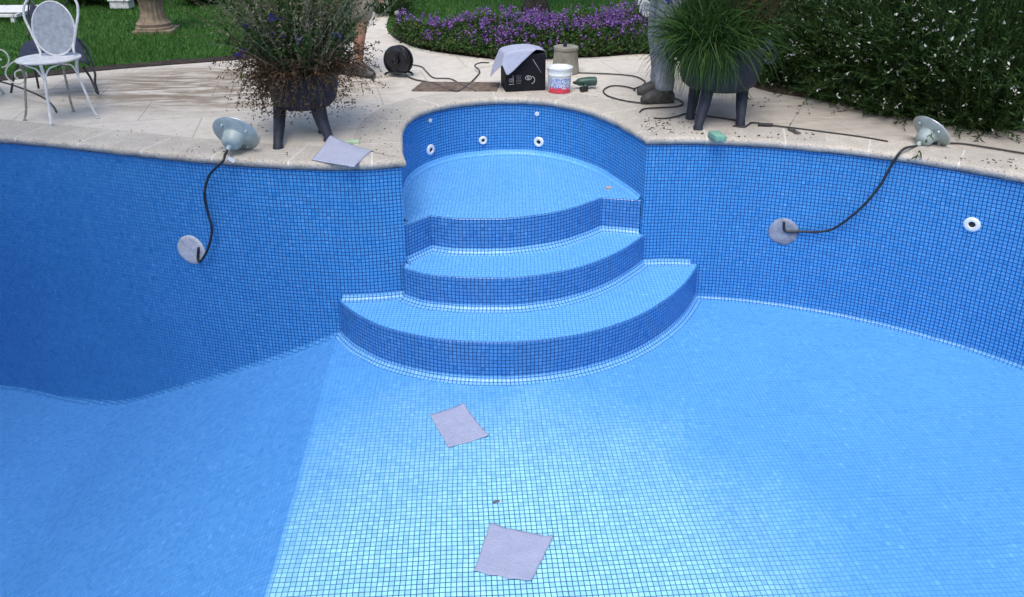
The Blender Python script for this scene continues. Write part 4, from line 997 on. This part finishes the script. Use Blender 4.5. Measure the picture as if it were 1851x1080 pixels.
# the felt over it: stiff sheet that follows the box top and folds down past its edges
def drape_box():
    n = 34; vs = []; sw, sd_ = .44, .56; rot = R(-55); hx, hy = WX / 2, WY / 2
    def fold(a, h):
        s = 1 if a > 0 else -1; q = abs(a) - h
        if q <= 0: return a, 0
        return s * (h + q * .38 + .008), q * .92
    for i in range(n + 1):
        for j in range(n + 1):
            u = (i / n - .5) * sw; v = (j / n - .5) * sd_
            x_ = u * math.cos(rot) - v * math.sin(rot) - .065; y_ = u * math.sin(rot) + v * math.cos(rot) + .045
            X, d1 = fold(x_, hx); Y, d2 = fold(y_, hy)
            dz = max(d1, d2) + .25 * min(d1, d2)
            arch = .035 * max(0, 1 - (x_ / .2) ** 2) 
            zz = HZ + .012 + arch * (1 if dz == 0 else max(0, 1 - dz * 8)) - dz + .004 * noise.noise(Vector((x_ * 9, y_ * 9, 0)))
            vs.append((X, Y, max(.01, zz)))
    mb = MB(); mb.add(vs, [(i * (n + 1) + j, (i + 1) * (n + 1) + j, (i + 1) * (n + 1) + j + 1, i * (n + 1) + j + 1) for i in range(n) for j in range(n)])
    o = mb.build('felt_cover', M_felt, smooth=True); o.location = bx_.location; o.rotation_euler = bx_.rotation_euler
    s = o.modifiers.new('solid', 'SOLIDIFY'); s.thickness = .004; s.offset = 0; ss_ = o.modifiers.new('sub', 'SUBSURF'); ss_.levels = 1; ss_.render_levels = 1
    return tag(o, 'grey felt sheet draped over the black box behind the alcove', 'felt sheet', 'felt pieces left lying about')
drape_box()

# paint bucket
pb = at(1011, 166); pk = empty('paint_bucket', pb, 0, 'white plastic bucket with a blue and red label beside the black box', 'bucket')
br_ = 21.5 / 1400 * 6.9; bh = .215
mb = MB(); mb.lathe([(.001, .0), (br_ * .84, .0), (br_ * .86, .006), (br_ * .93, bh * .66), (br_ * .94, bh * .68), (br_ * 1.0, bh * .70), (br_ * 1.0, bh * .76), (br_ * .95, bh * .77), (br_ * .98, bh * .93), (br_ * 1.04, bh * .95), (br_ * 1.04, bh), (br_ * .97, bh), (br_ * .95, bh * .9), (br_ * .3, bh * .89), (.001, bh * .89)], 40, cap=False); mb.build('tub', M_white, pk, smooth=True, auto=40)
def label_mat():
    b = NB('printed bucket label'); uv = b.n('ShaderNodeUVMap').outputs[0]; s = b.n('ShaderNodeSeparateXYZ'); b.l(uv, s.inputs[0])
    nz = b.noise(9, 2, .5, uv)
    col = b.ramp(nz, [(.42, (.75, .76, .78)), (.45, (.10, .22, .62)), (.56, (.13, .3, .72)), (.6, (.72, .72, .75))], 'CONSTANT')
    lo2 = b.math('LESS_THAN', b.math('ADD', s.outputs[1], b.math('MULTIPLY', nz, .5)), .45); col = b.mix(lo2, col, (.62, .05, .09))
    return b.fin(col, .4)
mb = MB(); vs = []; fs = []; uvs = []; K = 18
for k in range(K + 1):
    a = R(205 + 130 * k / K); 
    for (zz, tt_) in ((.02, 0), (.08, .4), (bh * .60, 1)):
        rq = br_ * (.86 + .07 * (zz / (bh * .66))) + .0012; vs.append((math.cos(a) * rq, math.sin(a) * rq, zz))
for k in range(K):
    for j in range(2): fs.append((k * 3 + j, (k + 1) * 3 + j, (k + 1) * 3 + j + 1, k * 3 + j + 1)); t0 = (0, .4, 1); uvs.append([(k / K * 1.6, t0[j]), ((k + 1) / K * 1.6, t0[j]), ((k + 1) / K * 1.6, t0[j + 1]), (k / K * 1.6, t0[j + 1])])
mb.add(vs, fs, uvs); mb.build('label', label_mat(), pk, smooth=True)
mb = MB(); mb.tube(catmull([(-br_ * 1.04, 0, bh * .9), (-br_ * .8, .07, bh * .80), (0, .11, bh * .78), (br_ * .8, .07, bh * .8), (br_ * 1.04, 0, bh * .9)], 6), .003, 6); mb.build('handle', M_steel, pk, smooth=True)
mb = MB(); mb.lathe([(br_ * .80, .0), (br_ * .88, .004), (br_ * .885, .018), (br_ * .865, .02)], 32, cap=False); mb.build('base_ring', mottled('red plastic', (.5, .03, .06), (.6, .06, .1), 20, .4, .05), pk, smooth=True)

# weathered wooden tub upside down with a small bottle on it
wb = at(1022, 131); wt = empty('wooden_tub', wb, 0, 'weathered grey upturned tub at the edge of the purple flower bed', 'tub')
M_wood = mottled('weathered grey wood', (.16, .155, .12), (.30, .29, .24), 9, .9, .7); wr = 22 / 1400 * 7.7; wh = .245
mb = MB(); K = 48; prof = [(1.06, 0), (1.04, .02), (.95, wh * .55), (.88, wh - .03), (.95, wh - .028), (.95, wh - .004), (.90, wh), (.001, wh)]; vs = []
for r_, z_ in prof:
    for k in range(K): a = 2 * math.pi * k / K; q = 1 - (.018 if k % 4 == 0 and z_ < wh - .03 else 0); vs.append((math.cos(a) * wr * r_ * q, math.sin(a) * wr * r_ * q, z_))
mb.add(vs, [(i * K + k, i * K + (k + 1) % K, (i + 1) * K + (k + 1) % K, (i + 1) * K + k) for i in range(len(prof) - 1) for k in range(K)]); mb.build('staves', M_wood, wt, smooth=True, auto=30)
mb = MB(); mb.lathe([(.001, 0), (.016, 0), (.018, .004), (.018, .03), (.008, .042), (.008, .055), (.001, .055)], 16, cap=False); o = mb.build('small_bottle', mottled('dark glass', (.01, .01, .03), (.03, .02, .06), 10, .2, .02), smooth=True, auto=50); o.location = wb + Vector((-.01, -.02, wh)); tag(o, 'small dark bottle standing on the upturned tub', 'bottle')

# green power drill lying on its side
db = at(1060, 160); dr = empty('power_drill', db, R(6), 'green cordless drill lying on the patio beside the white bucket', 'drill')
M_gr = mottled('dark green plastic', (.015, .055, .045), (.03, .09, .075), 12, .4, .1)
mb = MB(); mb.tube([(-.09, 0, .052), (-.075, 0, .055), (-.04, 0, .058), (.02, 0, .060), (.075, 0, .060), (.085, 0, .060)], [.018, .030, .036, .040, .040, .030], 16); mb.build('motor_body', M_gr, dr, smooth=True, auto=40)
mb = MB(); mb.tube([(.0, -.01, .045), (-.015, -.05, .030), (-.035, -.09, .024)], [.024, .020, .022], 12); mb.build('grip', M_gr, dr, smooth=True)
mb = MB(); mb.box((-.042, -.105, .023), (.07, .035, .04), Matrix.Rotation(R(25), 3, 'Z')); mb.build('battery', M_blackm, dr, bevel=.005)
mb = MB(); mb.tube([(-.09, 0, .052), (-.105, 0, .052), (-.12, 0, .051)], [.017, .014, .006], 12); mb.build('chuck', M_blackm, dr, smooth=True, auto=40)

# iris at the back of the left planter
ib = at(436, 141); ir = empty('iris', ib, 0, 'single violet iris in the paving left of the left planter', 'flower')
st = [(arc_strand((0, 0, 0), (.02, 0, 1), .20, .0, 6, .01), .008, 0)] + [(arc_strand((rng.uniform(-.01, .03), 0, 0), (rng.uniform(-.3, .5), 0, 1), rng.uniform(.1, .17), .05, 6, .01), .012, 0) for _ in range(5)]
strand_mesh('leaves', [G_mid], st, ir); cc = np.repeat(np.array([[.0, 0, .20]]), 26, 0) + sph(26) * .01
leaf_mesh('petals', [G_violet], [(cc, sph(26), .045, .035, 0)], ir)

# chips of mortar and dead leaves scattered on the stone
mb = MB(); 
def chips(n, box, smin=.004, smax=.014):
    for _ in range(n):
        px = random.uniform(box[0], box[2]); py = random.uniform(box[1], box[3]); p = at(px, py, .004)
        if any((p.xy - q_).length < .03 for q_ in RING[::2]): continue
        # stay on stone, off the pool
        if inside_poly(np.array([p.x]), np.array([p.y]), RING)[0]: continue
        s = random.uniform(smin, smax); a = random.uniform(0, 3.1); mb.box(p, (s * random.uniform(.8, 2.2), s * .7, s * .4), Matrix.Rotation(a, 3, 'Z') @ Matrix.Rotation(random.uniform(-.3, .3), 3, 'X'))
chips(140, (1160, 205, 1262, 260), .004, .011); chips(40, (1262, 240, 1480, 266)); chips(80, (650, 195, 740, 296), .003, .008); chips(40, (280, 268, 660, 300), .004, .012); chips(60, (60, 180, 480, 280), .003, .008); chips(50, (880, 168, 1150, 190), .003, .006)
chips(35, (1350, 175, 1560, 205), .005, .015); chips(45, (1700, 285, 1851, 310), .004, .012)
chips(90, (440, 170, 520, 240), .005, .011); chips(60, (600, 150, 680, 220), .004, .01)
tag(mb.build('scattered_chips', mottled('dark crumbs', (.03, .025, .022), (.10, .085, .07), 50, .9, .2)), 'dark crumbs and dead leaf bits scattered on the paving', 'debris', kind='stuff')

# ---------------------------------------------------------------- people
M_skin = mottled('tanned skin', (.30, .15, .10), (.38, .20, .14), 6, .55, .1)
M_jeans = None
def jeans_mat():
    b = NB('dusty worn jeans'); f = b.noise(7, 6, .65); g = b.noise(2.6, 3)
    col = b.ramp(f, [(.34, (.06, .063, .07)), (.41, (.18, .195, .23)), (.56, (.25, .27, .315)), (.70, (.36, .38, .42))])
    b.bump(b.noise(9, 4), .6, .02); return b.fin(col, .85, 0, .2)
M_jeans = jeans_mat(); M_boot = mottled('scuffed leather', (.028, .027, .028), (.11, .105, .10), 14, .7, .15)
M_short = mottled('grey beige cotton', (.22, .19, .16), (.32, .28, .24), 8, .9, .5); M_shirt = mottled('grey cotton', (.2, .21, .22), (.3, .3, .31), 6, .9, .4)
M_glove = mottled('dusty white glove', (.5, .5, .5), (.72, .72, .7), 20, .9, .4)
def skin(name, joints, edges, mat, parent, root_i=0, sub=2):
    bm = bmesh.new(); L_ = bm.verts.layers.skin.verify(); vs = []
    for i, (co, r_) in enumerate(joints):
        v = bm.verts.new(co); v[L_].radius = (r_, r_) if not isinstance(r_, tuple) else r_; v[L_].use_root = (i == root_i); vs.append(v)
    for a, b2 in edges: bm.edges.new((vs[a], vs[b2]))
    me = bpy.data.meshes.new(name); bm.to_mesh(me); bm.free(); me.materials.append(mat)
    o = bpy.data.objects.new(name, me); C.objects.link(o); o.parent = parent
    m = o.modifiers.new('skin', 'SKIN'); m.use_smooth_shade = True; s = o.modifiers.new('sub', 'SUBSURF'); s.levels = sub; s.render_levels = sub
    return o
def chain(js, es, pts, start=None):
    i0 = start
    for p, r_ in pts:
        js.append((p, r_)); 
        if i0 is not None: es.append((i0, len(js) - 1))
        i0 = len(js) - 1
    return i0
def person(loc, face, footL, footR, label, lower, lower_mat, boots, handpos, glove, hair_col):
    """local frame: +x is the way the person faces; y left"""
    root = empty('person', loc, face, label, 'person')
    js = []; es = []
    chain(js, es, [((0, 0, .93), .13)])
    t = chain(js, es, [((0, 0, 1.08), .125), ((.01, 0, 1.25), .14), ((.0, 0, 1.40), .13), ((.0, 0, 1.475), .062), ((.01, 0, 1.54), .052), ((.02, 0, 1.60), .072), ((.02, 0, 1.68), .085), ((.01, 0, 1.74), .062)], 0)
    for sg, ft_ in ((1, footL), (-1, footR)):
        fx, fy = ft_; hip = (0, sg * .095, .86); kn = (fx * .5 + .03, sg * .05 + fy * .5, .49); an = (fx, fy, .09)
        chain(js, es, [(hip, .088), (((hip[0] + kn[0]) / 2, (hip[1] + kn[1]) / 2, .68), .078), (kn, .056), ((kn[0] * .4 + an[0] * .6 - .015, kn[1] * .4 + an[1] * .6, .32), .056), ((an[0], an[1], .16), .038), (an, .040), ((fx + .08, fy, .045), .035), ((fx + .15, fy, .035), .028)], 0)
        hp = handpos[0 if sg > 0 else 1]; sh = (0, sg * .185, 1.40); el = ((sh[0] + hp[0]) / 2 - .04, (sh[1] + hp[1]) / 2 + sg * .03, (sh[2] + hp[2]) / 2)
        chain(js, es, [(sh, .055), (((sh[0] + el[0]) / 2, (sh[1] + el[1]) / 2, (sh[2] + el[2]) / 2), .046), (el, .038), (((hp[0] + el[0]) / 2, (hp[1] + el[1]) / 2, (hp[2] + el[2]) / 2), .036), (hp, .027), ((hp[0] + .01, hp[1], hp[2] - .05), (.036, .018))], 3)
    skin('body', js, es, M_skin, root)
    # hands: palm end plus five fingers, slightly curled
    for hp, sg in ((handpos[0], 1), (handpos[1], -1)):
        js = []; es = []; pc = Vector((hp[0] + .01, hp[1], hp[2] - .045)); chain(js, es, [(tuple(pc), .026)]); j0 = 0
        pe = chain(js, es, [(tuple(pc + Vector((0, 0, -.045))), .027)], 0)
        for k, ln in enumerate((.065, .078, .072, .056)):
            o_ = pc + Vector((.032 - .021 * k, 0, -.06)); chain(js, es, [(tuple(o_), .0095), (tuple(o_ + Vector((.004, -sg * .006, -ln * .5))), .0085), (tuple(o_ + Vector((.004, -sg * .022, -ln * .95))), .0065)], pe)
        th_ = pc + Vector((.036, -sg * .004, -.01)); chain(js, es, [(tuple(th_), .011), (tuple(th_ + Vector((.014, -sg * .008, -.03))), .0095), (tuple(th_ + Vector((.012, -sg * .014, -.055))), .0075)], 0)
        skin('glove' if glove else 'hand', js, es, M_glove if glove else M_skin, root)
    # clothing
    js = []; es = []; chain(js, es, [((0, 0, .94), .16)]); chain(js, es, [((0, 0, 1.03), .145)], 0)
    for sg, ft_ in ((1, footL), (-1, footR)):
        fx, fy = ft_; hip = (0, sg * .10, .84); kn = (fx * .5 + .03, sg * .05 + fy * .5, .49)
        mid_ = ((hip[0] + kn[0]) / 2, (hip[1] + kn[1]) / 2, .68)
        if lower == 'shorts': chain(js, es, [(hip, .112), (mid_, .108), ((kn[0] * .85, kn[1], .47), .102)], 0)
        else: chain(js, es, [(hip, .108), (mid_, .098), (kn, .084), ((kn[0] * .5 + fx * .5 - .01, kn[1] * .5 + fy * .5, .32), .082), ((fx - .005, fy, .16), .084), ((fx - .008, fy, .085), .086)], 0)
    lo_ = skin(lower, js, es, lower_mat, root, sub=3)
    tx = bpy.data.textures.new('cloth folds', 'CLOUDS'); tx.noise_scale = .09; tx.noise_depth = 2
    dm = lo_.modifiers.new('folds', 'DISPLACE'); dm.texture = tx; dm.strength = .020; dm.mid_level = .5; dm.texture_coords = 'LOCAL'
    js = []; es = []; chain(js, es, [((0, 0, 1.0), .145)]); chain(js, es, [((.01, 0, 1.15), .145), ((.01, 0, 1.30), .155), ((0, 0, 1.42), .135), ((0, 0, 1.47), .07)], 0)
    for sg in (1, -1):
        hp = handpos[0 if sg > 0 else 1]; sh = Vector((0, sg * .19, 1.40)); el = Vector(((sh[0] + hp[0]) / 2 - .04, (sh[1] + hp[1]) / 2 + sg * .03, (sh[2] + hp[2]) / 2))
        chain(js, es, [(tuple(sh), .07), (tuple(sh.lerp(el, .75)), .062)], 3)
    skin('shirt', js, es, M_shirt, root)
    for ft_ in (footL, footR):
        fx, fy = ft_; hb = []
        mb = MB(); secs = [(-.105, .034, .08), (-.08, .052, .12), (-.01, .056, .17), (.05, .055, .14), (.10, .056, .105), (.15, .056, .09), (.19, .048, .075), (.22, .026, .05)]
        K = 14; vs = []
        for (sx2, hw, hh_) in secs:
            for k in range(K):
                a = 2 * math.pi * k / K; yy = math.cos(a) * hw; zz = hh_ / 2 + math.sin(a) * hh_ / 2; zz = max(.0, zz if math.sin(a) > -.55 else 0); vs.append((fx + sx2 * .82, fy + yy * .92, zz))
        mb.add(vs, [(i * K + k, i * K + (k + 1) % K, (i + 1) * K + (k + 1) % K, (i + 1) * K + k) for i in range(len(secs) - 1) for k in range(K)] + [tuple(range(K)), tuple((len(secs) - 1) * K + k for k in range(K))[::-1]])
        if boots == 'boot': mb.tube([(fx - .012, fy, .06), (fx - .016, fy, .12), (fx - .018, fy, .165)], [.062, .064, .064], 14)
        s_ = mb.build(boots, M_boot, root, smooth=True); m_ = s_.modifiers.new('sub', 'SUBSURF'); m_.levels = 1; m_.render_levels = 1
    # head details
    mb = MB(); mb.tube([(.105, 0, 1.66), (.118, 0, 1.635), (.10, 0, 1.625)], [.008, .013, .008], 8); mb.build('nose', M_skin, root, smooth=True)
    for sg in (1, -1):
        mb = MB(); mb.lathe([(.001, -.008), (.008, -.005), (.011, 0), (.008, .005), (.001, .008)], 12, Matrix.Translation((.092, sg * .032, 1.668)), cap=False); mb.build('eye', M_dark, root, smooth=True)
        mb = MB(); mb.tube([(.015, sg * .086, 1.69), (.0, sg * .095, 1.665), (.015, sg * .088, 1.635)], [.008, .012, .008], 8); mb.build('ear', M_skin, root, smooth=True)
    mb = MB(); mb.tube([(.094, -.024, 1.60), (.101, 0, 1.598), (.094, .024, 1.60)], .005, 6); mb.build('mouth', mottled('lips', (.25, .08, .07), (.3, .1, .09), 10, .5, .05), root, smooth=True)
    c_ = sph(2600); c_ = c_[(c_[:, 2] > -.15) & ~((c_[:, 0] > .45) & (c_[:, 2] < .55))]
    cc = c_ * np.array([.094, .086, .098]) + np.array([.008, 0, 1.69]); leaf_mesh('hair', [leafy('hair strands', [hair_col, tuple(q * 1.6 for q in hair_col)], trans=0)], [(cc, c_ * .4 + np.array([-.5, 0, -.4]), .05, .012, 0)], root)
    return root
# worker on the right, facing left; near boot at (1190,190), far boot at (1170,172)
near = at(1198, 186); far = at(1190, 170)
cen = (near + far) / 2; cen.z = 0
fc_ = R(188)
def tol(p): return tuple((Matrix.Rotation(-fc_, 3, 'Z') @ (p - cen)).xy)
person(cen, fc_, tol(near), tol(far), 'standing person in dusty grey jeans and scuffed boots behind the right planter', 'jeans', M_jeans, 'boot', [(.20, .12, .88), (.06, -.26, .80)], True, (.03, .02, .015))
n2_ = at(668, 139); cen = n2_ + Vector((-.10, .10, 0)); cen.z = 0; fc_ = R(-35)
p1 = tol(n2_ + Vector((-.07, .03, 0))); far2 = tol(n2_ + Vector((-.30, .16, 0)))
person(cen + Vector((-.02, 0, 0)), fc_, p1, far2, 'standing person in beige shorts and dark shoes, mostly hidden by the left planter', 'shorts', M_short, 'shoe', [(.05, .27, .80), (.05, -.27, .80)], False, (.02, .015, .01))
